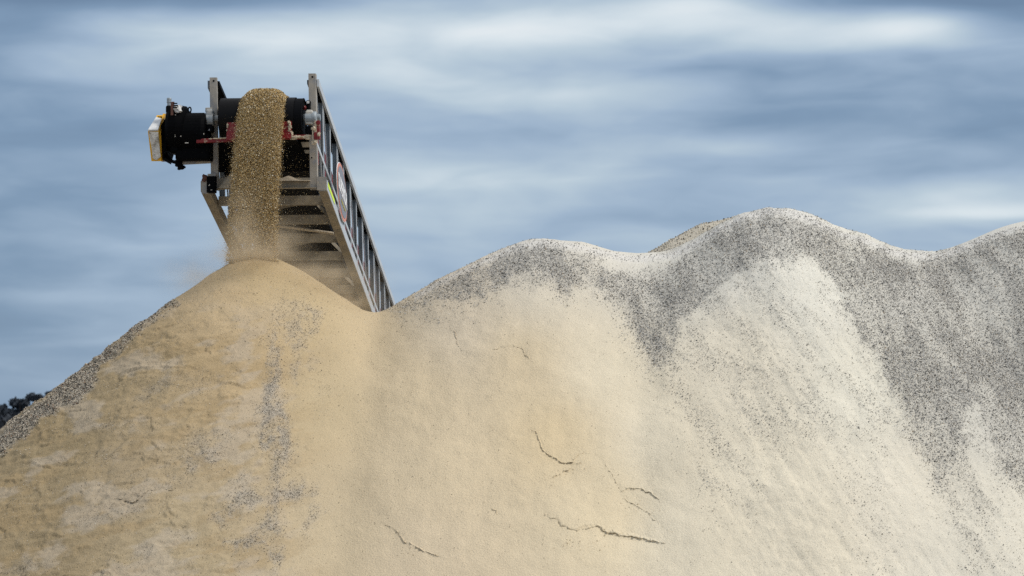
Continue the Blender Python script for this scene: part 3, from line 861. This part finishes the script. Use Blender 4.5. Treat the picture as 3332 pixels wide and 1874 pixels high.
inner = [b0 + (PR + .001) * NN + A * run] + [b0 + (PR + .001) * (math.sin(math.radians(s_)) * -A + math.cos(math.radians(s_)) * NN) for s_ in range(0, 181, 5)] + [b0 - (PR + .001) * NN + A * run]
bv = [p for p in outer] + [p for p in inner]; n_ = len(outer)
bv = bv + [p + R * bw for p in bv]
bf = []
for i in range(n_ - 1):
    bf += [(i, i + 1, 2 * n_ + i + 1, 2 * n_ + i), (n_ + i + 1, n_ + i, 3 * n_ + i, 3 * n_ + i + 1), (i + 1, i, n_ + i, n_ + i + 1), (2 * n_ + i, 2 * n_ + i + 1, 3 * n_ + i + 1, 3 * n_ + i)]
bf += [(0, 2 * n_, 3 * n_, n_), (n_ - 1, 2 * n_ - 1, 4 * n_ - 1, 3 * n_ - 1)]
belt.add(bv, bf).build("belt", M_RUBBER, root)
# side skirts beside the belt, near-black to paint in the shaded truss interior
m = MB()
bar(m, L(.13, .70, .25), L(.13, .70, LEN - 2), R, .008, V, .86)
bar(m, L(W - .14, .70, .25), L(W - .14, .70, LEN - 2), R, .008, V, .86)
m.build("shade_skirt", M_DARK, root)
# red idler frames inside the truss
m = MB()
prof = [(.0, .0), (.03, .02), (.055, .12), (.06, .24), (.045, .30), (.0, .32)]
m.prism([L(W - .105, .56 + v_ * 1.35, .66 + a_ * 4.2) for a_, v_ in prof], R * .02)
m.prism([L(.085, .56 + v_ * 1.35, .66 + a_ * 4.2) for a_, v_ in prof], R * .02)
m.box(L(W / 2, .66, .76), R, B, V, W - .2, .05, .05)
id0 = m.build("idler_frame", M_RED, root)
for k in range(1, NB - 2): copy_part(id0, A * .64 * k, root)

def bearing(px0, px1, top, bot, mat_top, mat_bot, bolt):
    cx_, w_ = (px0 + px1) / 2, (px1 - px0) / SC
    m = MB()
    m.box(q(cx_, (top + bot) / 2 - 8, -.16), R, B, ZV, w_, .12, (bot - top) / SC * .62)
    m.box(q(cx_, top + 7, -.16), R, B, ZV, w_ * .8, .09, 12 / SC)
    o = m.build("bearing", mat_top, root, .012)
    m = MB(); m.lathe(q(cx_, 388, -.16) - R * (w_ / 2 + .004), R, [(0, .07), (0, .082), (w_ + .008, .082), (w_ + .008, .07)], 24); m.build("bearing_ring", mat_bot, o)
    m = MB(); m.box(q(cx_, bot - 4, -.15), R, B, ZV, w_ * .9, .12, .10); m.build("bearing_foot", M_DARK, o, .008)
    return o
br_ = bearing(1006, 1030, 359, 430, M_CAST, M_GREY, True)
MB().lathe(q(1029, 386, -.16), R, [(0, .085), (.03, .085), (.045, .078), (.05, .05)], 24).build("end_cap", M_GREY, br_)
MB().tube([q(1015, 362, -.16), q(1015, 340, -.16)], .028, 12).build("grease_plug", M_DARK, br_)
m = MB(); m.lathe(q(1014, 341, -.16), ZV, [(0, .028), (.004, .036), (.035, .036), (.05, .022)], 6); cap = m.build("bolt_head", M_BLACK, br_)
m = MB(); m.box(q(1014, 334, -.205), R, B + ZV * .9, ZV, .035, .004, .028); m.build("pale_face", M_BARE, cap)  # small pale plate on the bolt head
bl_ = bearing(678, 701, 352, 420, M_GREY, M_GREY, False)
MB().lathe(q(676, 386, -.16), -R, [(0, .080), (.02, .075), (.022, .05)], 24).build("end_cap", M_GREY, bl_)
MB().tube([q(687, 396, -.17), q(688, 425, -.19)], [.03, .024], 10).build("grease_plug", M_BARE, bl_)
m = MB(); m.box(q(686, 356, -.15), R, B, ZV, .085, .05, .06); m.lathe(q(687, 360, -.18), -B, [(0, .02), (.02, .02)], 6); m.build("take_up_nut", M_POST, bl_, .008)
# gusset inside the near-left post
m = MB(); m.prism([q(700, 318, .05), q(712, 296, .05), q(709, 330, .05), q(716, 372, .05), q(702, 372, .05)], B * .012); m.build("gusset", M_POST, root)

# belt scraper: red beam, blade holder, crust of wet sand
m = MB(); bar(m, q(648, 458, -.33), q(1024, 447, -.33), B, .05, ZV, .052); scr = m.build("belt_scraper", M_REDBEAM, root, .005)
m = MB(); m.prism([q(749, 394, -.34), q(957, 391, -.34), q(962, 398, -.36), q(960, 452, -.385), q(747, 455, -.385)], B * .03); m.build("blade_holder", M_RED, scr, .004)
m = MB()
rc = random.Random(4)
lumps = {0: MB(), 1: MB(), 2: MB()}
for i in range(46):
    t_ = rc.random()
    if i < 14: x, y, sx, sy, w_ = 953 + 8 * t_ + rc.gauss(0, 2), 398 + 44 * t_, rc.uniform(.012, .022), rc.uniform(.015, .03), 0
    elif i < 34: x, y, sx, sy, w_ = 962 + 56 * t_, 449 - 4 * t_ + rc.gauss(0, 3), rc.uniform(.02, .045), rc.uniform(.008, .02), 0
    elif i < 42: x, y, sx, sy, w_ = 690 + 55 * t_, 451 - 2 * t_, rc.uniform(.02, .04), rc.uniform(.005, .009), 1
    else: x, y, sx, sy, w_ = 744 + 8 * t_, 440 - 36 * t_ * t_, rc.uniform(.010, .016), rc.uniform(.012, .026), 2
    lumps[w_].lump(q(x, y, -.355), (sx, .02, sy), 20 + i, 12)
for w_ in (1, 2): lumps[w_].build("sand_crust", M_CRUST, scr)
m = lumps[0]
m.build("sand_crust", M_CRUST, scr)
m = MB()
bar(m, q(1031, 418, -.38), q(1033, 470, -.38), R, .014, B, .014)
m.lathe(q(1031, 424, -.38), ZV, [(0, .02), (.03, .02)], 8); m.lathe(q(1033, 468, -.38), ZV, [(-.02, .026), (.02, .026)], 8)
m.box(q(1041, 432, -.33), R, B, ZV, .025, .08, .28)
m.build("tension_rod", M_CRUST, scr)
m = MB(); m.box(q(1049, 430, -.30), R, B, ZV, .04, .10, .20); m.box(q(1042, 445, -.37), R, B, ZV, .05, .05, .09); m.lathe(q(1050, 402, -.36), -B, [(0, .03), (.03, .03)], 10)
m.build("tension_bracket", M_REDBEAM, scr, .005)
for x, y in ((1052, 440), (1040, 465), (1036, 420)):
    m = MB(); m.lump(q(x, y, -.40), (.022, .02, .025), x); m.build("sand_crust", M_CRUST, scr)
MB().lump(q(1001, 352, -.08), (.02, .02, .025), 9).build("guard_tab", M_RED, root)
m = MB(); m.prism([q(985, 464, -.02), q(1012, 464, -.02), q(1012, 481, -.02), q(990, 481, -.02)], B * .02); m.prism([q(994, 490, 0), q(1013, 490, 0), q(1013, 501, 0), q(998, 501, 0)], B * .02); m.build("angle_bracket", M_DUSTY, root)
# near-black panel added to stand for the shaded interior under the roller
m = MB(); m.prism([q(705, 462, .05), q(1012, 462, .05), q(1012, 560, .35), q(705, 560, .35)], B * .02); m.build("shade_panel", M_DARK, root)

# drive: reducer and motor on the left end of the shaft
cy = 432
red = MB().lathe(q(683, cy, -.12), -R, [(0, .05), (.0, .20), (.012, .245), (.05, .262), (.27, .262), (.30, .255), (.31, .05)], 36).build("gear_drive", M_BLACK, root, smooth=False)
m = MB().lathe(q(615, 420, -.08), -R, [(0, .05), (0, .25), (.02, .30), (.10, .315), (.20, .31), (.245, .27), (.255, .05)], 36); m.build("gear_housing", M_BLACK, red)
m = MB(); m.box(q(637, 482, -.10), R, B, ZV, .44, .34, .34); m.box(q(588, 455, -.12), R, B, ZV, .20, .30, .36); m.box(q(660, 470, -.05), R, B, ZV, .22, .30, .34); m.build("motor_casing", M_BLACK, red, .03)
m = MB(); m.box(q(588, 350, -.24), R, B, ZV, .075, .16, .075); m.lump(q(586, 352, -.33), (.05, .05, .055), 4, 14); m.build("worn_housing_top", M_BARE, red)
m = MB(); m.box(q(556, 353, -.22), R, B, ZV, .075, .09, .10); m.build("filler_neck", M_DARK, red, .02)
m = MB(); m.lathe(q(556, 343, -.22), ZV, [(0, .024), (.05, .026), (.052, .034), (.056, .034), (.058, .029), (.10, .031), (.11, .026)], 14); m.build("breather_cap", M_GREY, red)
m = MB(); m.box(q(569, 350, -.38), R, B, ZV, .030, .012, .17); m.box(q(573, 334, -.38), R, B, ZV, .03, .02, .05); m.build("rusty_bracket", M_RUST, red)
m = MB()
for x0, y_ in ((570, 333), (572, 340), (570, 346)): m.tube([q(x0 + 4, y_, -.39), q(x0 + 17, y_, -.39)], .008, 8)
m.build("stud", M_DARK, red)
m = MB(); m.tube([q(622 + 4.6 * math.cos(t_), 354 + 8 * math.sin(t_), -.12) for t_ in np.linspace(math.pi / 2 + .2, 2.5 * math.pi - .2, 18)], .009, 8); m.box(q(622, 363, -.12), R, B, ZV, .035, .03, .02); m.build("lifting_eye", M_DARK, red)
m = MB()
for x, y, w_, h_ in ((569, 431, 3, 2), (578, 437, 3, 1.2), (578, 442, 3, 1.2), (597, 441, 2, 3), (616, 463, 11, 2.5), (568, 395, 2, 1.5), (580, 371, 3, 1.5), (673, 434, 2, 4)):
    m.box(q(x, y, -.375), R, B, ZV, w_ / SC, .006, h_ / SC)
m.build("painted_glint", M_CAST, red)  # pale chips painted in as glints on the black drive
m = MB(); bar(m, q(594, 530, -.10), q(688, 526, -.10), B, .06, ZV, .032); m.build("motor_mount", M_POST, root)
m = MB(); m.tube([q(x, y, -.14) for x, y in ((537, 470), (538, 490), (543, 504), (551, 515), (562, 523), (575, 527), (590, 527))], .023, 10); m.build("hose", M_BLACK, red, smooth=True)
m = MB(); m.lump(q(591, 543, -.12), (.05, .05, .034), 15, 12); m.box(q(585, 530, -.12), R, B, ZV, .09, .08, .08); m.tube([q(592, 543, -.12), q(606, 543, -.12)], .012, 8); m.build("drain_valve", M_BLACK, red)
# yellow guard over the drive belts
gx0, gx1 = 481, 515
def gp(px, py, b): return q(px + 7, py, b)
m = MB()
prof = [(0, 522, -.30), (0, 424, -.32), (24, 371, -.02), (26, 371, .30), (0, 440, .36), (2, 522, .30)]
vs = [gp(480 + (10 if y > 500 else 0) + dx, y, b) for dx, y, b in prof] + [gp(516 + (6 if y > 500 else 0) + dx * .42, y, b) for dx, y, b in prof]
n6 = len(prof)
m.add(vs, [tuple(range(n6)), tuple(range(2 * n6 - 1, n6 - 1, -1))] + [(i, n6 + i, n6 + (i + 1) % n6, (i + 1) % n6) for i in range(n6)])
gd = m.build("belt_guard", M_YELLOW, root)
m = MB(); fp = [(0, 524, -.24), (0, 430, -.26), (10, 366, .02), (12, 366, .34), (0, 440, .4), (2, 524, .34)]
vs = [gp(517 + (5 if y > 500 else 0) + dx * .6, y, b) for dx, y, b in fp] + [gp(521 + (4 if y > 500 else 0) + dx * .8, y, b) for dx, y, b in fp]
m.add(vs, [tuple(range(n6)), tuple(range(2 * n6 - 1, n6 - 1, -1))] + [(i, n6 + i, n6 + (i + 1) % n6, (i + 1) % n6) for i in range(n6)]); m.build("guard_flange", M_YELLOW, gd)
m = MB(); m.prism([gp(522, 405, -.25), gp(536, 380, -.2), gp(540, 470, -.25), gp(530, 504, -.27), gp(526, 518, -.27)], B * .5); m.build("guard_back", M_BLACK, gd)  # its black also paints the flange's shadowed lower part
m = MB()   # dirt caked on the guard's face, and the dust lying on its sloping top
m.prism([gp(483, 424, -.338), gp(514, 426, -.338), gp(516, 455, -.338), gp(519, 490, -.332), gp(521, 508, -.326), gp(508, 518, -.322), gp(501, 517, -.322), gp(495, 512, -.326), gp(492, 480, -.332), gp(487, 452, -.336)], B * .02)
m.build("caked_dirt", M_DIRT, gd)
m = MB(); m.prism([gp(481, 422, -.330), gp(514, 422, -.330), gp(522, 386, -.13), gp(503, 380, -.085)], (B * -.6 + ZV) * .014); m.build("settled_dust", material("settled_dust", (.66, .67, .68), .95, noise=(18, .15)), gd)
m = MB(); z0 = -.075
m.prism([gp(506, 384, z0 - .012), gp(509, 384, z0 - .012), gp(511, 376, z0 + .02), gp(508, 376, z0 + .02)], -B * .004); m.prism([gp(517, 384, z0 - .012), gp(520, 384, z0 - .012), gp(522, 376, z0 + .02), gp(519, 376, z0 + .02)], -B * .004); m.prism([gp(508, 377, z0 + .015), gp(522, 377, z0 + .015), gp(522, 375, z0 + .025), gp(508, 375, z0 + .025)], -B * .004)
m.build("warning_mark", M_BLACK, gd)
m = MB(); m.box(q(691, 601, -.09), R, B, ZV, .115, .10, .215); jb = m.build("rubber_buffer", M_BLACK, root, .01)
m = MB(); m.box(q(693, 571, -.03), R, B, ZV, .11, .12, .035); m.build("buffer_bracket", M_POST, jb, .006)
m = MB(); m.box(q(684, 602, -.145), R * .6 + ZV * .8, B, ZV * .6 - R * .8, .022, .004, .008); m.box(q(691, 618, -.145), R, B, ZV, .022, .004, .006); m.build("buffer_mark", M_CAST, jb)  # two slim pale marks on the buffer's front

# oval sign on the right-hand side, lettering along the truss
sr, sv_, sa = W + .150, .385, 1.16
sc_ = L(sr, sv_, sa)
def oval(e, ha, hv, thick, m, n=44):
    pts = [sc_ + R * e + A * (ha * math.cos(t_)) + V * (hv * math.sin(t_)) for t_ in np.linspace(0, 2 * math.pi, n, endpoint=False)]
    return m.prism(pts, R * thick)
sg = oval(0, .47, .355, .008, MB()).build("sign", M_WHITE, root)
oval(.009, .46, .347, .003, MB()).build("sign_border", M_RIM, sg)
oval(.013, .42, .305, .003, MB()).build("sign_face", M_PLATE, sg)
cu = bpy.data.curves.new("lettering", 'FONT'); cu.body = "SUPERIOR"; cu.align_x = 'CENTER'; cu.align_y = 'CENTER'; cu.size = .25; cu.extrude = .002; cu.space_character = .95; cu.offset = .007
tmp = bpy.data.objects.new("lettering", cu); COL.objects.link(tmp)
dg = bpy.context.evaluated_depsgraph_get(); me = bpy.data.meshes.new_from_object(tmp.evaluated_get(dg))
bpy.data.objects.remove(tmp)
co = np.array([v.co[:] for v in me.vertices]); wd = co[:, 0].max() - co[:, 0].min()
fx = .80 / wd
ctr = sc_ + R * .020 + V * .01
wc = ctr + A * (co[:, 0:1] * fx) + V * (co[:, 1:2] * 1.12) + R * co[:, 2:3]
link_mesh("lettering", wc, [list(p.vertices) for p in me.polygons], M_WHITE, sg)
m = MB()
for i in range(7):
    m.box(ctr + A * (-.12 + .055 * i) - V * (.165 + .006 * (i % 2)), A, R, V, .035, .004, .035)
m.build("tagline", M_LIME, sg)

# sand that has piled up on the first cross member
def drift(name, pts, label):
    """small bank of sand on a beam: outline along the beam (photo x, height y), thickness across"""
    nseg, vs, fs = len(pts), [], []
    for x, ytop, ybot in pts:
        h = (ybot - ytop) / SC
        p = q(x, ybot, -.02)
        for t_, hh in ((-.055, .0), (-.045, .55), (-.01, 1.0), (.05, .7), (.08, 0)):
            vs.append(p + B * t_ + ZV * (h * hh))
    for i in range(nseg - 1):
        for k_ in range(4): fs.append((i * 5 + k_, (i + 1) * 5 + k_, (i + 1) * 5 + k_ + 1, i * 5 + k_ + 1))
    fs.append((0, 1, 2, 3, 4)); fs.append(tuple((nseg - 1) * 5 + k_ for k_ in (4, 3, 2, 1, 0)))
    o = link_mesh(name, vs, fs, M_CRUST2, None, True)
    return tag(o, label, "sand")
M_CRUST2 = material("spilt_sand", (.34, .29, .22), .95, noise=(30, .2), bump=(40, .012))
drift("spilt_sand", [(880, 588, 592), (905, 584, 592), (920, 582, 592), (935, 576, 592), (943, 574, 592), (955, 578, 592), (968, 585, 592), (980, 588, 592), (1000, 589, 592), (1013, 589, 592)], "low bank of spilt sand lying on the crossbeam under the roller")
drift("spilt_sand", [(712, 612, 614), (722, 598, 614), (735, 580, 614), (750, 566, 614), (775, 560, 614)], "steep wedge of spilt sand against the falling stream on the crossbeam")

# ------------------------------------------------------------------ the falling stream
def stream(n, spread, t0, t1, seed, rmin, rmax, wid=.268, fall_only=False, thick=.115):
    r = np.random.default_rng(seed)
    u = r.uniform(-1, 1, n); lat = np.sign(u) * np.abs(u) ** .9 * wid + r.normal(0, .012, n)
    s = r.uniform(t0, t1, n)
    dl = thick * np.clip(1 - (lat / (wid * 1.02)) ** 4, .12, 1) * r.random(n) ** .45     # grains mostly at the outside of the layer
    mid = (C0 + R * (bw / 2 + .072))
    F = -B
    pos = np.zeros((n, 3))
    thd = math.radians(42); sp = 1.45; om = sp / .30
    tw = thd / om
    on = s < 0
    pos[on] = mid + NN * (PR + .013 + dl[on])[:, None] - A * (s[on] * sp)[:, None]
    wr = (s >= 0) & (s < tw)
    th = s[wr] * om
    pos[wr] = mid + (PR + .013 + dl[wr])[:, None] * (np.sin(th)[:, None] * -A + np.cos(th)[:, None] * NN)
    fl = s >= tw
    tt = s[fl] - tw
    d0 = math.sin(thd) * -A + math.cos(thd) * NN
    v0 = sp * (math.cos(thd) * -A - math.sin(thd) * NN)
    pos[fl] = mid + (PR + .013 + dl[fl])[:, None] * d0 + v0 * tt[:, None] + np.array([0, 0, -4.9]) * (tt ** 2)[:, None]
    g = np.where(fl, np.clip(s - tw, 0, 1), 0)[:, None]
    pos += R * lat[:, None] * (1 + g * .22) + r.normal(0, 1, (n, 3)) * (spread * (.2 + g))
    keep = pos[:, 2] > heap_z(pos[:, 0], pos[:, 1]) - .02
    size = rmin + (rmax - rmin) * r.random(n) ** 1.6
    return pos[keep], size[keep]
parts = [stream(60000, .035, .34, .80, 505, .0016, .0042, wid=.262), stream(105000, .020, -.10, .78, 501, .0032, .0080), stream(24000, .012, -.35, .22, 502, .0038, .0085), stream(26000, .055, .30, .80, 503, .0016, .0042, wid=.28),
         stream(2500, .10, .35, .8, 504, .0016, .004, wid=.33)]
# stray grains: the carry-back dribbling off the right-hand side of the belt
r = np.random.default_rng(9)
n = 900
stray = np.array([q(x, y, b) for x, y, b in zip(r.normal(985, 45, n), r.uniform(500, 870, n), r.uniform(-.3, .3, n))])
parts.append((stray, r.uniform(.0015, .0038, n)))
pos = np.concatenate([p for p, s_ in parts]); size = np.concatenate([s_ for p, s_ in parts])
keep = pos[:, 2] > heap_z(pos[:, 0], pos[:, 1]); pos, size = pos[keep], size[keep]
v_, t_ = stones(pos, size, 510, .4)
GT = np.array([(.48, .345, .15), (.64, .50, .27), (.88, .83, .68), (.30, .19, .07), (.04, .028, .015)])  # darkest tone stands for shaded gaps between the grains
k = r.choice(5, len(pos), p=[.38, .20, .07, .19, .16])
cc_ = GT[k] * r.uniform(.8, 1.2, (len(pos), 1))
fs_ = tri_mesh("falling_sand", v_, t_, M_GRAIN, np.repeat(cc_, 6, axis=0))
tag(fs_, "golden stream of wet sand and grit pouring off the conveyor onto the heap", "falling sand", kind="stuff")

# ------------------------------------------------------------------ airborne dust round the foot of the stream
dm = bpy.data.materials.new("dust"); dm.use_nodes = True
n_, l_ = dm.node_tree.nodes, dm.node_tree.links; n_.clear()
do = N(n_, "ShaderNodeOutputMaterial"); pv = N(n_, "ShaderNodeVolumePrincipled")
pv.inputs["Color"].default_value = (.90, .76, .56, 1); pv.inputs["Anisotropy"].default_value = 0.2
geo = N(n_, "ShaderNodeNewGeometry")
def dmath(op, a, b=None, c=None):
    nd = N(n_, "ShaderNodeMath", operation=op)
    for i, v in enumerate((a, b, c)):
        if v is None: continue
        if isinstance(v, (int, float)): nd.inputs[i].default_value = float(v)
        else: l_.new(v, nd.inputs[i])
    return nd.outputs[0]
sp_ = N(n_, "ShaderNodeSeparateXYZ"); l_.new(geo.outputs["Position"], sp_.inputs[0])
PUFFS = [(P(812, 828, 30.0), (.32, .25, .07), 2.6), (P(795, 800, 29.95), (.24, .22, .18), 2.4), (P(790, 700, 30.1), (.15, .18, .24), 1.4), (P(900, 800, 30.5), (.26, .35, .20), 1.6), (P(690, 905, 30.1), (.30, .3, .08), .45),
         (P(1010, 905, 30.3), (.50, .4, .16), 1.6), (P(1130, 985, 30.3), (.35, .35, .14), 1.0), (P(770, 1040, 29.6), (.16, .22, .42), 1.6), (P(790, 1200, 29.25), (.18, .22, .40), 1.0), (P(640, 900, 30.4), (.3, .4, .2), .5)]
dens = None
for c_, s_, am in PUFFS:
    acc = None
    for i in range(3):
        d_ = dmath("MULTIPLY_ADD", sp_.outputs[i], 1 / s_[i], -c_[i] / s_[i]); d2 = dmath("MULTIPLY", d_, d_)
        acc = d2 if acc is None else dmath("ADD", acc, d2)
    g_ = dmath("MULTIPLY", dmath("EXPONENT", dmath("MULTIPLY", acc, -1.0)), am)
    dens = g_ if dens is None else dmath("ADD", dens, g_)
nz = N(n_, "ShaderNodeTexNoise"); nz.inputs["Scale"].default_value = 4.5; nz.inputs["Detail"].default_value = 3; l_.new(geo.outputs["Position"], nz.inputs["Vector"])
mr = N(n_, "ShaderNodeMapRange"); mr.inputs[1].default_value, mr.inputs[2].default_value, mr.inputs[3].default_value, mr.inputs[4].default_value = .32, .68, .15, 1.7
l_.new(nz.outputs["Fac"], mr.inputs[0])
l_.new(dmath("MULTIPLY", dens, mr.outputs[0]), pv.inputs["Density"]); l_.new(pv.outputs[0], do.inputs["Volume"])
dc0, dc1 = np.array([-5.2, 28.4, 2.3]), np.array([-1.4, 31.3, 5.6])
m = MB(); m.box((dc0 + dc1) / 2, [1, 0, 0], [0, 1, 0], [0, 0, 1], *(dc1 - dc0))
dust = m.build("dust", dm); tag(dust, "thin tan dust drifting round the foot of the falling stream", "dust", kind="stuff")

# ------------------------------------------------------------------ trees far off on the left
def tree(px, top, d, wpx, seed, label, gap=False):
    rr = np.random.default_rng(seed)
    base_ = P(px, 1500, d); base_[2] = 0
    tp = P(px, top, d); H = tp[2]; wd = wpx / FPX * d
    e = empty("tree", tuple(base_)); tag(e, label, "tree", "trees on the skyline")
    m = MB(); z = [0, .3, .55, .8]
    m.tube([base_ + np.array([rr.normal(0, .02) * H * k_, 0, H * k_]) for k_ in z], [.03 * H, .024 * H, .018 * H, .006 * H], 8)
    for i in range(7):
        a_ = rr.uniform(0, 6.28); h0 = rr.uniform(.3, .6) * H
        m.tube([base_ + np.array([0, 0, h0]), base_ + np.array([math.cos(a_) * wd * .25, math.sin(a_) * wd * .25, h0 + .15 * H]), base_ + np.array([math.cos(a_) * wd * .42, math.sin(a_) * wd * .42, min(h0 + .32 * H, .9 * H)])], [.012 * H, .008 * H, .003 * H], 6)
    m.build("trunk", M_BARK, e)
    cl = []
    for i in range(26):
        a_ = rr.uniform(0, 6.28); rad = wd * .5 * math.sqrt(rr.uniform(.02, 1)); h_ = rr.uniform(.22, .93) * H
        rad *= math.sqrt(max(.08, 1 - ((h_ / H - .5) / .5) ** 2))
        if gap and abs(h_ / H - .80) < .05 and rr.random() < .85: continue
        cl.append((np.array([math.cos(a_) * rad, math.sin(a_) * rad, h_]), rr.uniform(.10, .2) * wd))
    vs, fs, cs = [], [], []
    for c_, rad in cl:
        tone = rr.uniform(.6, 1.5)
        for _ in range(150):
            d_ = rr.normal(size=3); d_ /= np.linalg.norm(d_); p_ = c_ + d_ * rad * rr.uniform(.35, 1) ** .5 * np.array([1.15, 1.15, .8]) + base_
            a1 = rr.normal(size=3); a1 /= np.linalg.norm(a1); a2 = np.cross(a1, d_); a2 /= np.linalg.norm(a2) + 1e-9
            s_ = rr.uniform(.05, .13)
            b_ = len(vs); vs += [p_ + a1 * s_ * 1.6, p_ + a2 * s_, p_ - a1 * s_ * 1.6, p_ - a2 * s_]; fs.append((b_, b_ + 1, b_ + 2, b_ + 3)); cs += [np.array([.020, .028, .040]) * tone] * 4  # leaf colour blued for distance haze
    o = tri_mesh("crown", np.array(vs) - base_, np.array(fs), M_LEAF, np.array(cs)); o.parent = e
    return e
TREES = [(-40, 1292, 150, 150, 1, "broad dark tree at the very edge of the skyline row"), (25, 1300, 158, 90, 2, "low dark tree in the dip of the skyline row"), (72, 1280, 150, 90, 3, "rounded dark tree beside the tallest skyline tree"),
         (125, 1252, 145, 95, 4, "tallest skyline tree, sky showing through its crown beside the gravel slope"), (190, 1262, 152, 110, 5, "dark tree mostly hidden by the gravel slope")]
for a_ in TREES: tree(*a_, gap=(a_[4] == 4))
# scrub below the trees
rr = np.random.default_rng(3)
vs, fs, cs = [], [], []
for i in range(5000):
    p_ = P(rr.uniform(-160, 330), 1500, rr.uniform(138, 165)); p_[2] = 4.3 * rr.random() ** .8
    a1 = rr.normal(size=3); a1 /= np.linalg.norm(a1); a2 = rr.normal(size=3); a2 /= np.linalg.norm(a2); s_ = rr.uniform(.15, .35)
    b_ = len(vs); vs += [p_ + a1 * s_, p_ + a2 * s_, p_ - a1 * s_, p_ - a2 * s_]; fs.append((b_, b_ + 1, b_ + 2, b_ + 3)); cs += [np.array([.020, .026, .036]) * rr.uniform(.6, 1.5)] * 4  # haze blue mixed into the scrub colour as well
scrub = tri_mesh("undergrowth", np.array(vs), np.array(fs), M_LEAF, np.array(cs))
tag(scrub, "dark scrub filling the ground under the skyline trees", "scrub", kind="stuff")
